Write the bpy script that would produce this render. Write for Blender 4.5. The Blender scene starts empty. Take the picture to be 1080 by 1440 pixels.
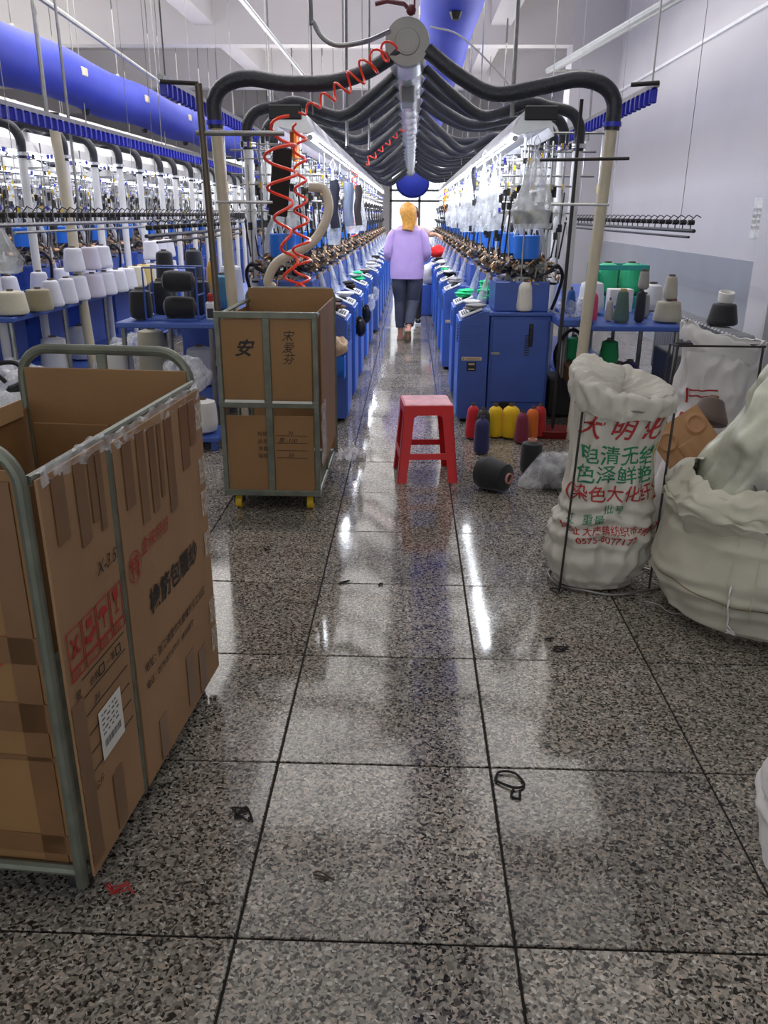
import bpy, math, random
from mathutils import Vector, Matrix, noise
random.seed(7)
PI = math.pi
S = bpy.context.scene
COL = S.collection

# ------------------------------------------------------------------ camera
H_CAM = 1.44
cam_d = bpy.data.cameras.new('camera'); cam = bpy.data.objects.new('camera', cam_d); COL.objects.link(cam)
yaw, pitch, roll = math.radians(1.65), math.radians(20.2), math.radians(.4)
F_ = Vector((-math.sin(yaw)*math.cos(pitch), math.cos(yaw)*math.cos(pitch), -math.sin(pitch)))
R_ = Vector((math.cos(yaw), math.sin(yaw), 0)); U_ = R_.cross(F_)
R2 = R_*math.cos(roll)+U_*math.sin(roll); U2 = -R_*math.sin(roll)+U_*math.cos(roll)
M = Matrix((R2, U2, -F_)).transposed().to_4x4(); M.translation = Vector((0, 0, H_CAM))
cam.matrix_world = M
cam_d.sensor_fit = 'VERTICAL'; cam_d.sensor_height = 36; cam_d.lens = 1140/1440*36; cam_d.clip_start = .05
S.camera = cam

# ------------------------------------------------------------------ world (overcast daylight through the windows)
w = bpy.data.worlds.new('world'); S.world = w; w.use_nodes = True
bg = w.node_tree.nodes['Background']; bg.inputs[0].default_value = (.93, .97, 1, 1); bg.inputs[1].default_value = 1.5
S.view_settings.view_transform = 'Standard'; S.view_settings.look = 'None'
S.view_settings.gamma = 1; S.view_settings.use_curve_mapping = False
S.view_settings.exposure = .5

def area(name, loc, rot, sx, sy, power, col=(1, 1, 1)):
    d = bpy.data.lights.new(name, 'AREA'); d.shape = 'RECTANGLE'; d.size = sx; d.size_y = sy; d.energy = power; d.color = col
    o = bpy.data.objects.new(name, d); COL.objects.link(o); o.location = loc; o.rotation_euler = rot
    return o
# soft overhead fill added to light the hall; no lamps are modelled there
for i, (x, y, p) in enumerate([(.2, 2.5, 36), (.2, 8.6, 96), (-3.6, 8.6, 120), (-7.4, 11, 110), (.2, 15, 80), (-3.6, 15, 90), (-7.4, 18, 70), (.2, 21, 70)]):
    area('overhead_fill_light', (x, y, 3.7), (0, 0, 0), 3.2, 5.6, p, (1, .97, .93))
# up-facing fill added to brighten the ceiling, not tied to any fixture
for i, (x, y, p) in enumerate([(-1.1, 9, 42), (1.3, 9, 42), (-1.1, 15, 34), (1.3, 15, 34), (-2.3, 10, 34), (-2.3, 16, 30), (-5.6, 11, 40), (-7.6, 12, 50), (-2.2, 4.0, 18)]):
    area('ceiling_fill_light', (x, y, 2.5), (PI, 0, 0), .7, 4.5, p, (1, .98, .96))
# the lit tubes of the two troughs over the aisle
for sx in (-1, 1):
    for k in range(4):
        area('trough_light', (sx*.68, 7.65+k*3.9, 1.86), (0, 0, 0), .05, 3.6, 17, (.93, .96, 1))

# ------------------------------------------------------------------ materials
def lin(c):
    return tuple(((x/255)/12.92 if x/255 <= .04045 else ((x/255+.055)/1.055)**2.4) for x in c)+(1,)
MATS = {}
def mat(name, col, rough=.5, metal=0, var=.0, vscale=8, bump=0, bscale=60, coat=0, emit=0, spec=.5, sheen=0):
    if name in MATS: return MATS[name]
    m = bpy.data.materials.new(name); m.use_nodes = True; nt = m.node_tree; b = nt.nodes['Principled BSDF']
    c = lin(col)
    b.inputs['Base Color'].default_value = c; b.inputs['Roughness'].default_value = rough; b.inputs['Metallic'].default_value = metal
    b.inputs['Specular IOR Level'].default_value = spec
    if coat: b.inputs['Coat Weight'].default_value = coat
    if sheen: b.inputs['Sheen Weight'].default_value = sheen
    tc = nt.nodes.new('ShaderNodeTexCoord')
    if emit:
        b.inputs['Emission Color'].default_value = c; b.inputs['Emission Strength'].default_value = emit
    if not var: var = .06
    n = nt.nodes.new('ShaderNodeTexNoise'); n.inputs['Scale'].default_value = vscale; n.inputs['Detail'].default_value = 5
    nt.links.new(tc.outputs['Object'], n.inputs['Vector'])
    r = nt.nodes.new('ShaderNodeMapRange'); r.inputs['From Min'].default_value = .3; r.inputs['From Max'].default_value = .7
    r.inputs['To Min'].default_value = 1-var; r.inputs['To Max'].default_value = 1+var
    nt.links.new(n.outputs['Fac'], r.inputs['Value'])
    mx = nt.nodes.new('ShaderNodeVectorMath'); mx.operation = 'SCALE'; mx.inputs[0].default_value = c[:3]
    nt.links.new(r.outputs[0], mx.inputs['Scale']); nt.links.new(mx.outputs[0], b.inputs['Base Color'])
    if bump:
        n2 = nt.nodes.new('ShaderNodeTexNoise'); n2.inputs['Scale'].default_value = bscale; n2.inputs['Detail'].default_value = 4
        nt.links.new(tc.outputs['Object'], n2.inputs['Vector'])
        bp = nt.nodes.new('ShaderNodeBump'); bp.inputs['Strength'].default_value = bump; bp.inputs['Distance'].default_value = .01
        nt.links.new(n2.outputs['Fac'], bp.inputs['Height']); nt.links.new(bp.outputs[0], b.inputs['Normal'])
    MATS[name] = m; return m

def film(name, col=(235, 240, 245), opac=.35, rough=.2, bump=.6, bscale=30):
    """thin clear plastic sheet: part see-through, part milky, part shiny"""
    m = bpy.data.materials.new(name); m.use_nodes = True; nt = m.node_tree; b = nt.nodes['Principled BSDF']; out = nt.nodes['Material Output']
    b.inputs['Base Color'].default_value = lin(col); b.inputs['Roughness'].default_value = rough
    tr = nt.nodes.new('ShaderNodeBsdfTransparent'); mx = nt.nodes.new('ShaderNodeMixShader')
    tc = nt.nodes.new('ShaderNodeTexCoord'); n = nt.nodes.new('ShaderNodeTexNoise'); n.inputs['Scale'].default_value = bscale; n.inputs['Detail'].default_value = 4
    nt.links.new(tc.outputs['Object'], n.inputs['Vector'])
    r = nt.nodes.new('ShaderNodeMapRange'); r.inputs['From Min'].default_value = .35; r.inputs['From Max'].default_value = .65
    r.inputs['To Min'].default_value = max(0, opac-.2); r.inputs['To Max'].default_value = min(1, opac+.2)
    nt.links.new(n.outputs['Fac'], r.inputs['Value']); nt.links.new(r.outputs[0], mx.inputs[0])
    bp = nt.nodes.new('ShaderNodeBump'); bp.inputs['Strength'].default_value = bump; bp.inputs['Distance'].default_value = .02
    nt.links.new(n.outputs['Fac'], bp.inputs['Height']); nt.links.new(bp.outputs[0], b.inputs['Normal'])
    nt.links.new(tr.outputs[0], mx.inputs[1]); nt.links.new(b.outputs[0], mx.inputs[2]); nt.links.new(mx.outputs[0], out.inputs[0])
    MATS[name] = m; return m

def granite():
    m = bpy.data.materials.new('granite'); m.use_nodes = True; nt = m.node_tree; b = nt.nodes['Principled BSDF']; L = nt.links.new
    N = lambda t: nt.nodes.new('ShaderNode'+t)
    tc = N('TexCoord'); oi = N('ObjectInfo')
    off = N('VectorMath'); off.operation = 'MULTIPLY_ADD'; off.inputs[1].default_value = (7.3, 5.1, 3.7)
    cmb = N('CombineXYZ'); 
    for k in range(3): L(oi.outputs['Random'], cmb.inputs[k])
    L(cmb.outputs[0], off.inputs[0]); L(tc.outputs['Object'], off.inputs[2])
    wn = N('TexNoise'); wn.inputs['Scale'].default_value = 60; wn.inputs['Detail'].default_value = 2; L(off.outputs[0], wn.inputs['Vector'])
    wv = N('VectorMath'); wv.operation = 'MULTIPLY_ADD'; wv.inputs[1].default_value = (.016, .016, .0); L(wn.outputs['Color'], wv.inputs[0]); L(off.outputs[0], wv.inputs[2])
    v = N('TexVoronoi'); v.inputs['Scale'].default_value = 165; L(wv.outputs[0], v.inputs['Vector'])
    sp = N('SeparateColor'); L(v.outputs['Color'], sp.inputs[0])
    cr = N('ValToRGB'); cr.color_ramp.interpolation = 'CONSTANT'
    els = [(0, (46, 42, 39)), (.15, (84, 80, 75)), (.32, (124, 119, 111)), (.58, (152, 146, 137)), (.84, (172, 158, 144)), (.95, (190, 185, 176))]
    cr.color_ramp.elements[0].position = 0; cr.color_ramp.elements[0].color = lin(els[0][1]); cr.color_ramp.elements[1].position = els[1][0]; cr.color_ramp.elements[1].color = lin(els[1][1])
    for p, c in els[2:]:
        e = cr.color_ramp.elements.new(p); e.color = lin(c)
    L(sp.outputs[0], cr.inputs[0])
    # walked-in dirt: large soft stains, tile-to-tile tone
    dn = N('TexNoise'); dn.inputs['Scale'].default_value = 2.6; dn.inputs['Detail'].default_value = 6; L(off.outputs[0], dn.inputs['Vector'])
    mr = N('MapRange'); mr.inputs['From Min'].default_value = .3; mr.inputs['From Max'].default_value = .75; mr.inputs['To Min'].default_value = .74; mr.inputs['To Max'].default_value = 1.1; L(dn.outputs['Fac'], mr.inputs['Value'])
    tone = N('MapRange'); tone.inputs['To Min'].default_value = .86; tone.inputs['To Max'].default_value = 1.12; L(oi.outputs['Random'], tone.inputs['Value'])
    mm = N('Math'); mm.operation = 'MULTIPLY'; L(mr.outputs[0], mm.inputs[0]); L(tone.outputs[0], mm.inputs[1])
    sc = N('VectorMath'); sc.operation = 'SCALE'; L(cr.outputs[0], sc.inputs[0]); L(mm.outputs[0], sc.inputs['Scale'])
    L(sc.outputs[0], b.inputs['Base Color'])
    rr = N('MapRange'); rr.inputs['From Min'].default_value = .3; rr.inputs['From Max'].default_value = .7; rr.inputs['To Min'].default_value = .05; rr.inputs['To Max'].default_value = .13
    L(dn.outputs['Fac'], rr.inputs['Value']); L(rr.outputs[0], b.inputs['Roughness'])
    b.inputs['Specular IOR Level'].default_value = .46
    return m

def cardboard(name, col=(150, 112, 74), v=.12):
    m = mat(name, col, .62, var=v, vscale=3, bump=.15, bscale=40); return m
def sack_mat(name, col):
    m = mat(name, col, .5, var=.08, vscale=5, bump=.25, bscale=25, spec=.35)
    nt = m.node_tree; b = nt.nodes['Principled BSDF']; b.inputs['Sheen Weight'].default_value = .1
    tc = nt.nodes.new('ShaderNodeTexCoord'); n = nt.nodes.new('ShaderNodeTexNoise'); n.noise_type = 'RIDGED_MULTIFRACTAL'
    n.inputs['Scale'].default_value = 7; n.inputs['Detail'].default_value = 3; n.inputs['Distortion'].default_value = .8
    nt.links.new(tc.outputs['Object'], n.inputs['Vector'])
    bp = nt.nodes.new('ShaderNodeBump'); bp.inputs['Strength'].default_value = .42; bp.inputs['Distance'].default_value = .012
    old = b.inputs['Normal'].links[0].from_socket
    nt.links.new(n.outputs['Fac'], bp.inputs['Height']); nt.links.new(old, bp.inputs['Normal']); nt.links.new(bp.outputs[0], b.inputs['Normal'])
    return m
m_granite = granite()
m_grout = mat('grout', (22, 20, 18), .9, bump=.4)
m_wall = mat('white_wall_paint', (198, 196, 200), .55, var=.03, vscale=1.2, bump=.04, bscale=8)
m_wains = mat('grey_wall_dado', (160, 164, 170), .22, var=.04, vscale=2)
m_ceil = mat('ceiling_paint', (196, 192, 190), .7, var=.04, vscale=.8)
m_blue = mat('blue_machine_paint', (62, 92, 172), .36, var=.08, vscale=6)
m_blue2 = mat('blue_can_paint', (40, 118, 226), .35)
m_duct = mat('blue_fabric_duct', (34, 54, 176), .62, var=.08, vscale=3, bump=.15, bscale=6)
m_silver = mat('silver_foil_duct', (200, 200, 198), .3, metal=.85, var=.12, vscale=12, bump=.5, bscale=14)
m_alu = mat('aluminium', (205, 206, 208), .32, metal=.7, var=.08)
m_steel = mat('galvanised_steel', (150, 150, 148), .35, metal=.8, var=.15, vscale=20)
m_dsteel = mat('dark_steel', (62, 60, 60), .45, metal=.6, var=.2)
m_brass = mat('worn_bronze', (184, 150, 116), .35, metal=.75, var=.3, vscale=30)
m_black = mat('black_plastic', (24, 24, 27), .45)
m_hose = mat('black_corrugated_hose', (40, 42, 50), .42, bump=.5, bscale=40)
m_pvc = mat('white_pvc', (222, 222, 220), .35, var=.08, vscale=4)
m_cream = mat('cream_pipe', (196, 186, 162), .4, var=.1)
m_white = mat('white_plastic', (226, 228, 232), .35)
m_grey = mat('grey_plastic', (120, 122, 124), .5)
m_dial = mat('grey_end_cap', (150, 150, 146), .45, metal=.3)
m_clip = mat('royal_blue_clip', (44, 52, 190), .35)
m_yel = mat('yellow_plastic', (216, 178, 34), .4)
m_green = mat('green_cloth', (36, 196, 130), .8)
m_red = mat('red_plastic', (206, 8, 22), .28, var=.06, spec=.6)
m_redtop = mat('scuffed_glossed_red_top', (226, 156, 164), .35, var=.22, vscale=14)  # pale tint holds real scuffs plus gloss reflection painted into the colour
m_coil = mat('orange_coil_hose', (255, 72, 44), .3)
m_tubeglow = mat('lit_tube', (236, 240, 255), .3, emit=14)
m_cagesteel = mat('cage_green_grey_paint', (112, 116, 104), .42, metal=.35, var=.25, vscale=14)
m_card = cardboard('cardboard', (158, 122, 88))
m_card2 = cardboard('cardboard_dull', (142, 106, 66))
m_cardpale = cardboard('pale_cardboard', (196, 160, 118))
m_tape = mat('brown_parcel_tape', (122, 88, 58), .3, var=.12, vscale=8, spec=.6)
m_tapeclear = film('clear_tape', (226, 214, 196), .4, .15, .6, 60)
m_ink = mat('black_ink', (34, 28, 26), .6)
m_rink = mat('red_ink', (168, 44, 44), .6)
m_ginK = mat('green_ink', (26, 120, 82), .6)
m_paper = mat('white_paper', (222, 220, 214), .6)
m_sack = sack_mat('white_woven_sack', (196, 192, 182))
m_sack2 = sack_mat('beige_woven_sack', (188, 184, 168))
m_sack3 = sack_mat('bright_woven_sack', (224, 222, 222))
m_liner = film('milky_liner', (216, 218, 200), .78, .35, .35, 8)
m_film = film('clear_plastic_film', (240, 242, 246), .3, .16, .45, 14)
m_bag = film('hanging_bag_film', (232, 236, 240), .42, .25, .3, 12)
m_lilac = mat('lilac_jersey', (184, 158, 216), .85, var=.05, sheen=.2, bump=.8, bscale=7)
m_denim = mat('dark_grey_denim', (66, 70, 86), .85, var=.15, vscale=30)
m_skin = mat('skin', (206, 150, 122), .55)
m_hair = mat('blonde_hair', (206, 148, 60), .5, var=.25, vscale=40, bump=.6, bscale=60)
m_dhair = mat('dark_hair', (52, 36, 32), .5)
m_glassy = film('window_glass', (240, 248, 255), .06, .05, 0)
m_rubber = mat('dark_rubber', (32, 30, 30), .7)

# ------------------------------------------------------------------ mesh builder
class MB:
    def __init__(s): s.v = []; s.f = []; s.m = []
    def add(s, vs, fs, mi=0):
        o = len(s.v); s.v += [tuple(p) for p in vs]; s.f += [tuple(i+o for i in f) for f in fs]; s.m += [mi]*len(fs); return s
    def box(s, x0, x1, y0, y1, z0, z1, mi=0, T=None):
        vs = [Vector(p) for p in ((x0, y0, z0), (x1, y0, z0), (x1, y1, z0), (x0, y1, z0), (x0, y0, z1), (x1, y0, z1), (x1, y1, z1), (x0, y1, z1))]
        if T: vs = [T @ p for p in vs]
        return s.add(vs, [(0, 3, 2, 1), (4, 5, 6, 7), (0, 1, 5, 4), (1, 2, 6, 5), (2, 3, 7, 6), (3, 0, 4, 7)], mi)
    def bbox(s, x0, x1, y0, y1, z0, z1, b=.004, mi=0, T=None):
        """box with chamfered edges"""
        xs, ys, zs = (x0, x1), (y0, y1), (z0, z1); vs = []; idx = {}
        for i in (0, 1):
            for j in (0, 1):
                for k in (0, 1):
                    c = (xs[i], ys[j], zs[k]); sg = (1-2*i, 1-2*j, 1-2*k)
                    for a in range(3):
                        p = [c[0]+sg[0]*b, c[1]+sg[1]*b, c[2]+sg[2]*b]; p[a] = c[a]
                        idx[i, j, k, a] = len(vs); vs.append(Vector(p))
        fs = []
        for a in range(3):
            o1, o2 = [(1, 2), (2, 0), (0, 1)][a]
            for e in (0, 1):
                def key(p, q, ax=a):
                    t = [0, 0, 0]; t[a] = e; t[o1] = p; t[o2] = q; return idx[t[0], t[1], t[2], ax]
                q = [key(0, 0), key(1, 0), key(1, 1), key(0, 1)]
                fs.append(q if e else q[::-1])
            for p in (0, 1):
                for q in (0, 1):
                    t = [0, 0, 0]; t[o1] = p; t[o2] = q
                    A = list(t); B = list(t); A[a] = 0; B[a] = 1
                    fs.append([idx[tuple(A)+(o1,)], idx[tuple(B)+(o1,)], idx[tuple(B)+(o2,)], idx[tuple(A)+(o2,)]])
        for i in (0, 1):
            for j in (0, 1):
                for k in (0, 1): fs.append([idx[i, j, k, 0], idx[i, j, k, 1], idx[i, j, k, 2]])
        if T: vs = [T @ p for p in vs]
        return s.add(vs, fs, mi)
    def tube(s, pts, r, n=8, mi=0, cap=True, closed=False):
        pts = [Vector(p) for p in pts]; N = len(pts)
        if not hasattr(r, '__len__'): r = [r]*N
        up = None; vs = []
        for i, p in enumerate(pts):
            if closed: t = pts[(i+1) % N]-pts[i-1]
            else: t = pts[min(i+1, N-1)]-pts[max(i-1, 0)]
            t.normalize()
            if up is None: up = t.orthogonal().normalized()
            up = up-t*up.dot(t)
            up = up.normalized() if up.length > 1e-6 else t.orthogonal().normalized()
            b = t.cross(up)
            for k in range(n):
                a = 2*PI*k/n; vs.append(p+(up*math.cos(a)+b*math.sin(a))*r[i])
        fs = []
        for i in range(N if closed else N-1):
            j = (i+1) % N
            for k in range(n):
                k2 = (k+1) % n; fs.append((i*n+k, i*n+k2, j*n+k2, j*n+k))
        if cap and not closed: fs += [tuple(range(n))[::-1], tuple((N-1)*n+k for k in range(n))]
        return s.add(vs, fs, mi)
    def cyl(s, p, q, r, r2=None, n=12, mi=0): return s.tube([p, q], [r, r if r2 is None else r2], n, mi)
    def lathe(s, prof, n=20, T=None, mi=0, mis=None):
        vs = []; fs = []; N = len(prof)
        for (r, z) in prof:
            for k in range(n):
                a = 2*PI*k/n; p = Vector((r*math.cos(a), r*math.sin(a), z)); vs.append(T @ p if T else p)
        o = len(s.v); s.v += [tuple(p) for p in vs]
        for i in range(N-1):
            for k in range(n):
                k2 = (k+1) % n; s.f.append((o+i*n+k, o+i*n+k2, o+(i+1)*n+k2, o+(i+1)*n+k)); s.m.append(mis[i] if mis else mi)
        s.f.append(tuple(o+k for k in range(n))[::-1]); s.m.append(mis[0] if mis else mi)
        s.f.append(tuple(o+(N-1)*n+k for k in range(n))); s.m.append(mis[-1] if mis else mi)
        return s
    def grid(s, fn, nu, nv, closeu=False, mi=0):
        vs = [fn(i/(nu if closeu else nu-1), j/(nv-1)) for j in range(nv) for i in range(nu)]
        fs = []
        for j in range(nv-1):
            for i in range(nu if closeu else nu-1):
                i2 = (i+1) % nu; fs.append((j*nu+i, j*nu+i2, (j+1)*nu+i2, (j+1)*nu+i))
        return s.add(vs, fs, mi)
    def prism(s, poly, axis, a, b, mi=0, T=None):
        n = len(poly)
        def P(q, t): return Vector((t, q[0], q[1])) if axis == 'x' else Vector((q[0], t, q[1])) if axis == 'y' else Vector((q[0], q[1], t))
        vs = [P(q, a) for q in poly]+[P(q, b) for q in poly]
        if T: vs = [T @ p for p in vs]
        return s.add(vs, [tuple(range(n))[::-1], tuple(range(n, 2*n))]+[(i, (i+1) % n, n+(i+1) % n, n+i) for i in range(n)], mi)
    def ball(s, c, r, n=10, m=7, mi=0, sc=(1, 1, 1), T=None):
        c = Vector(c); vs = []
        for j in range(m+1):
            ph = PI*j/m
            for k in range(n):
                a = 2*PI*k/n; p = c+Vector((math.sin(ph)*math.cos(a)*sc[0], math.sin(ph)*math.sin(a)*sc[1], math.cos(ph)*sc[2]))*r
                vs.append(T @ p if T else p)
        return s.add(vs, [(j*n+k, j*n+(k+1) % n, (j+1)*n+(k+1) % n, (j+1)*n+k) for j in range(m) for k in range(n)], mi)
    def mesh(s, name, mats, smooth=True, ang=35):
        me = bpy.data.meshes.new(name); me.from_pydata(s.v, [], s.f)
        for m in (mats if isinstance(mats, (list, tuple)) else [mats]): me.materials.append(m)
        me.polygons.foreach_set('material_index', s.m)
        import bmesh
        bm = bmesh.new(); bm.from_mesh(me); bmesh.ops.recalc_face_normals(bm, faces=bm.faces); bm.to_mesh(me); bm.free()
        if smooth: me.shade_smooth(); me.set_sharp_from_angle(angle=math.radians(ang))
        me.update(); return me
    def build(s, name, mats, parent=None, smooth=True, ang=35, loc=None, rot=None):
        return link(name, s.mesh(name, mats, smooth, ang), parent, loc, rot)

def link(name, me, parent=None, loc=None, rot=None):
    o = bpy.data.objects.new(name, me); COL.objects.link(o)
    if parent: o.parent = parent
    if loc: o.location = loc
    if rot: o.rotation_euler = rot
    return o
def tag(o, label, cat, group=None, kind=None):
    o['label'] = label; o['category'] = cat
    if group: o['group'] = group
    if kind: o['kind'] = kind
    return o
def thing(name, label, cat, loc=(0, 0, 0), rz=0, group=None):
    o = bpy.data.objects.new(name, None); COL.objects.link(o); o.empty_display_size = .1
    o.location = loc; o.rotation_euler = (0, 0, rz)
    return tag(o, label, cat, group)
def struct(o): o['kind'] = 'structure'; return o
KIDS = {}
def dup(src, loc, label, rz=None, group=None, kids=None):
    r = src.copy(); COL.objects.link(r); r.location = loc; r['label'] = label
    if rz is not None: r.rotation_euler = (0, 0, rz)
    if group: r['group'] = group
    if src.name not in KIDS: KIDS[src.name] = [(c, list(c.children)) for c in src.children]
    for c, gs in KIDS[src.name]:
        k = c.copy(); COL.objects.link(k); k.parent = r
        for g in gs:
            q = g.copy(); COL.objects.link(q); q.parent = k
    return r
def nz(x, y, z=0.): return noise.noise(Vector((x, y, z)))
def spline(pts, k=8):
    """Catmull-Rom through the points"""
    P = [Vector(p) for p in pts]; P = [P[0]*2-P[1]]+P+[P[-1]*2-P[-2]]; out = []
    for i in range(1, len(P)-2):
        for j in range(k):
            t = j/k; a, b, c, d = P[i-1], P[i], P[i+1], P[i+2]
            out.append(.5*((2*b)+(c-a)*t+(2*a-5*b+4*c-d)*t*t+(3*b-a-3*c+d)*t**3))
    out.append(P[-2]); return out
def text_mesh(body, size, shear=0, bold=0, align='LEFT'):
    c = bpy.data.curves.new('lettering', 'FONT'); c.body = body; c.size = size; c.shear = shear; c.offset = bold*size*1.1; c.align_x = align; c.resolution_u = 3
    o = bpy.data.objects.new('lettering', c); COL.objects.link(o); bpy.context.view_layer.update()
    me = bpy.data.meshes.new_from_object(o.evaluated_get(bpy.context.evaluated_depsgraph_get()))
    bpy.data.objects.remove(o); return me
def lettering(body, size, T, m, parent, name='lettering', shear=0, bold=0, align='LEFT'):
    me = text_mesh(body, size, shear, bold, align); me.transform(T); me.materials.clear(); me.materials.append(m)
    return link(name, me, parent)
ORD = ['nearest', 'second', 'third', 'fourth', 'fifth', 'sixth', 'seventh', 'eighth', 'ninth', 'tenth', 'eleventh', 'twelfth', 'thirteenth', 'fourteenth', 'fifteenth', 'sixteenth', 'seventeenth', 'eighteenth', 'nineteenth', 'twentieth']
def Rz(a): return Matrix.Rotation(a, 4, 'Z')
def Rx(a): return Matrix.Rotation(a, 4, 'X')
def Ry(a): return Matrix.Rotation(a, 4, 'Y')
def Tr(*p): return Matrix.Translation(Vector(p))

# ================================================================== THE ROOM
XL, XR, YB, YF, ZC = -11.0, 3.0, -5.0, 26.0, 4.4
floor = struct(MB().box(XL-.2, XR+.2, YB-.2, YF+.2, -.15, -.006).build('floor', m_grout, smooth=False))
TX, TY = .59, .586
tile_me = MB().bbox(-TX/2+.003, TX/2-.003, -TY/2+.003, TY/2-.003, -.02, 0, .002).mesh('tile', m_granite, False)
cells = []
inv = cam.matrix_world.inverted()
for i in range(-19, 6):
    for j in range(-8, 42):
        cx, cy = -.345+TX*(i+.5), 1.29+TY*(j+.5)
        if cx < XL or cx > XR or cy < YB or cy > YF: continue
        vis = False
        for dx in (-.5, 0, .5):
            for dy in (-.5, 0, .5):
                q = inv @ Vector((cx+dx*TX, cy+dy*TY, 0))
                if q.z < 0 and abs(q.x/-q.z) < .48 and abs(q.y/-q.z) < .64: vis = True
        cells.append((0 if vis else 1, cx*cx+cy*cy, cx, cy))
cells.sort()
rest = MB()
for k, (h, d, cx, cy) in enumerate(cells):
    if k < 300 and not h: link('tile', tile_me, floor, (cx, cy, random.uniform(-.0008, .0004)))
    else: rest.box(cx-TX/2+.0022, cx+TX/2-.0022, cy-TY/2+.0022, cy+TY/2-.0022, -.005, 0)
ro = rest.build('tile_field', m_granite, floor, False); ro['kind'] = 'stuff'

struct(MB().box(XR, XR+.2, YB, YF, 0, ZC).build('wall_right', m_wall, smooth=False))
struct(MB().box(XR-.015, XR, YB, YF, .12, 1.07).build('trim_1', m_wains, smooth=False))
struct(MB().box(XR-.02, XR, YB, YF, 0, .12).build('baseboard_right', m_wains, smooth=False))
struct(MB().box(XR-.22, XR, 6.55, 6.95, 0, ZC).build('trim_2', m_wall, smooth=False))      # shallow pier
struct(MB().box(XR-.7, XR, 13.4, 13.9, 0, ZC).build('trim_3', m_wall, smooth=False))     # pier further back
struct(MB().box(XR-.03, XR, YB, YF, 3.11, 3.14).build('trim_4', m_white, smooth=False))
struct(MB().box(XL-.2, XL, YB, YF, 0, ZC).build('wall_left', m_wall, smooth=False))
struct(MB().box(XL, XR, YB, YF, ZC, ZC+.15).build('ceiling', m_ceil, smooth=False))
bm_ = MB()
for y in (4.6, 9.0, 13.4, 17.8, 22.2): bm_.prism([(y, ZC), (y+.4, ZC), (y+.34, 3.76), (y+.06, 3.76)], 'x', XL, XR)
struct(bm_.build('trim_5', m_ceil, smooth=False))
bm_ = MB()
for x in (-7.4, -3.2, 1.1): bm_.box(x, x+.3, YB, YF, 4.0, ZC)
struct(bm_.build('trim_6', m_ceil, smooth=False))
# far wall with its windows, back wall behind the camera with a wide opening added to let daylight in
def wall_y(name, y0, y1, holes):
    m = MB(); xs = sorted({XL, XR}|{h[0] for h in holes}|{h[1] for h in holes})
    for a, b in zip(xs, xs[1:]):
        hs = [h for h in holes if h[0] <= a and h[1] >= b]
        if not hs: m.box(a, b, y0, y1, 0, ZC)
        else:
            h = hs[0]
            if h[2] > 0: m.box(a, b, y0, y1, 0, h[2])
            m.box(a, b, y0, y1, h[3], ZC)
    return struct(m.build(name, m_wall, smooth=False))
far_holes = [(-.65, 1.75, .55, 3.0), (-3.6, -1.5, .9, 3.0), (-7, -4.6, .9, 3.0)]
wall_y('wall_far', YF, YF+.2, far_holes)
wall_y('wall_back', YB-.2, YB, [(-8, 2.6, .9, 3.4)])
for n, (a, b, z0, z1) in enumerate(far_holes, 1):
    wn = MB()
    for x in (a, a+(b-a)*.36, b-.07): wn.box(x, x+.07, YF+.04, YF+.12, z0, z1)
    for z in (z0, z0+(z1-z0)*.5, z0+(z1-z0)*.62, z1-.07): wn.box(a, b, YF+.04, YF+.12, z, z+.06)
    wo = struct(wn.build('window_%d' % n, m_grey, smooth=False))
    gp = MB().box(a, b, YF+.075, YF+.08, z0, z1).build('pane', m_glassy, wo, False)
wn = MB()
for k in range(6): wn.box(-8+k*2.12-.03, -8+k*2.12+.03, YB-.14, YB-.08, .9, 3.4)
struct(wn.build('window_4', m_grey, smooth=False))  # unseen window frame in the opening added for daylight

# ================================================================== DUCTS
def ring_duct(name, label, x, z, r, y0, y1, m, seams, cat='duct'):
    t = thing(name, label, cat, (x, y0, z))
    prof = []
    L = y1-y0; k = 0; y = 0
    while y < L:
        prof += [(r, y), (r, y+seams*.92), (r*1.025, y+seams*.94), (r*1.025, y+seams*.98)]; y += seams
    T = Rx(-PI/2)
    MB().lathe(prof, 28, T).build('duct_skin', m, t)
    return t
d1 = ring_duct('suction_duct', 'long silver suction duct with round grey end cap above the central aisle', -.04, 2.40, .12, 5.5, 21, m_silver, .6)
MB().lathe([(.130, -.02), (.134, .0), (.134, .05), (.12, .06)], 32, Rx(-PI/2)).lathe([(.07, -.028), (.074, -.021)], 32, Rx(-PI/2)).lathe([(.058, -.030), (.06, -.02)], 32, Rx(-PI/2)).build('end_cap', m_dial, d1)
MB().tube([(-.19, -.03, .19), (-.12, -.03, .205), (-.02, -.03, .19), (0, -.03, .17)], .012, 6).ball((.02, -.03, .16), .03).cyl((.04, -.02, .14), (.04, -.02, ZC-2.42), .006, n=6).build('valve_handle', mat('dark_red_paint', (96, 30, 40), .5), d1)
MB().bbox(-.05, .05, .9, 1.25, -.22, -.1, .01).build('junction_box', m_grey, d1)
for y in (2.2, 4.4, 6.6, 8.8, 11, 13.2): MB().cyl((0, y, .09), (0, y, ZC-2.42), .006, n=6).build('hanger_rod', m_steel, d1)
d2 = ring_duct('suction_duct', 'silver suction duct above the far left aisle beyond the thread tables', -4.22, 2.42, .12, 5.2, 21, m_silver, .6)
MB().lathe([(.13, -.02), (.134, .0), (.134, .05), (.12, .06)], 32, Rx(-PI/2)).build('end_cap', m_dial, d2)
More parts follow.
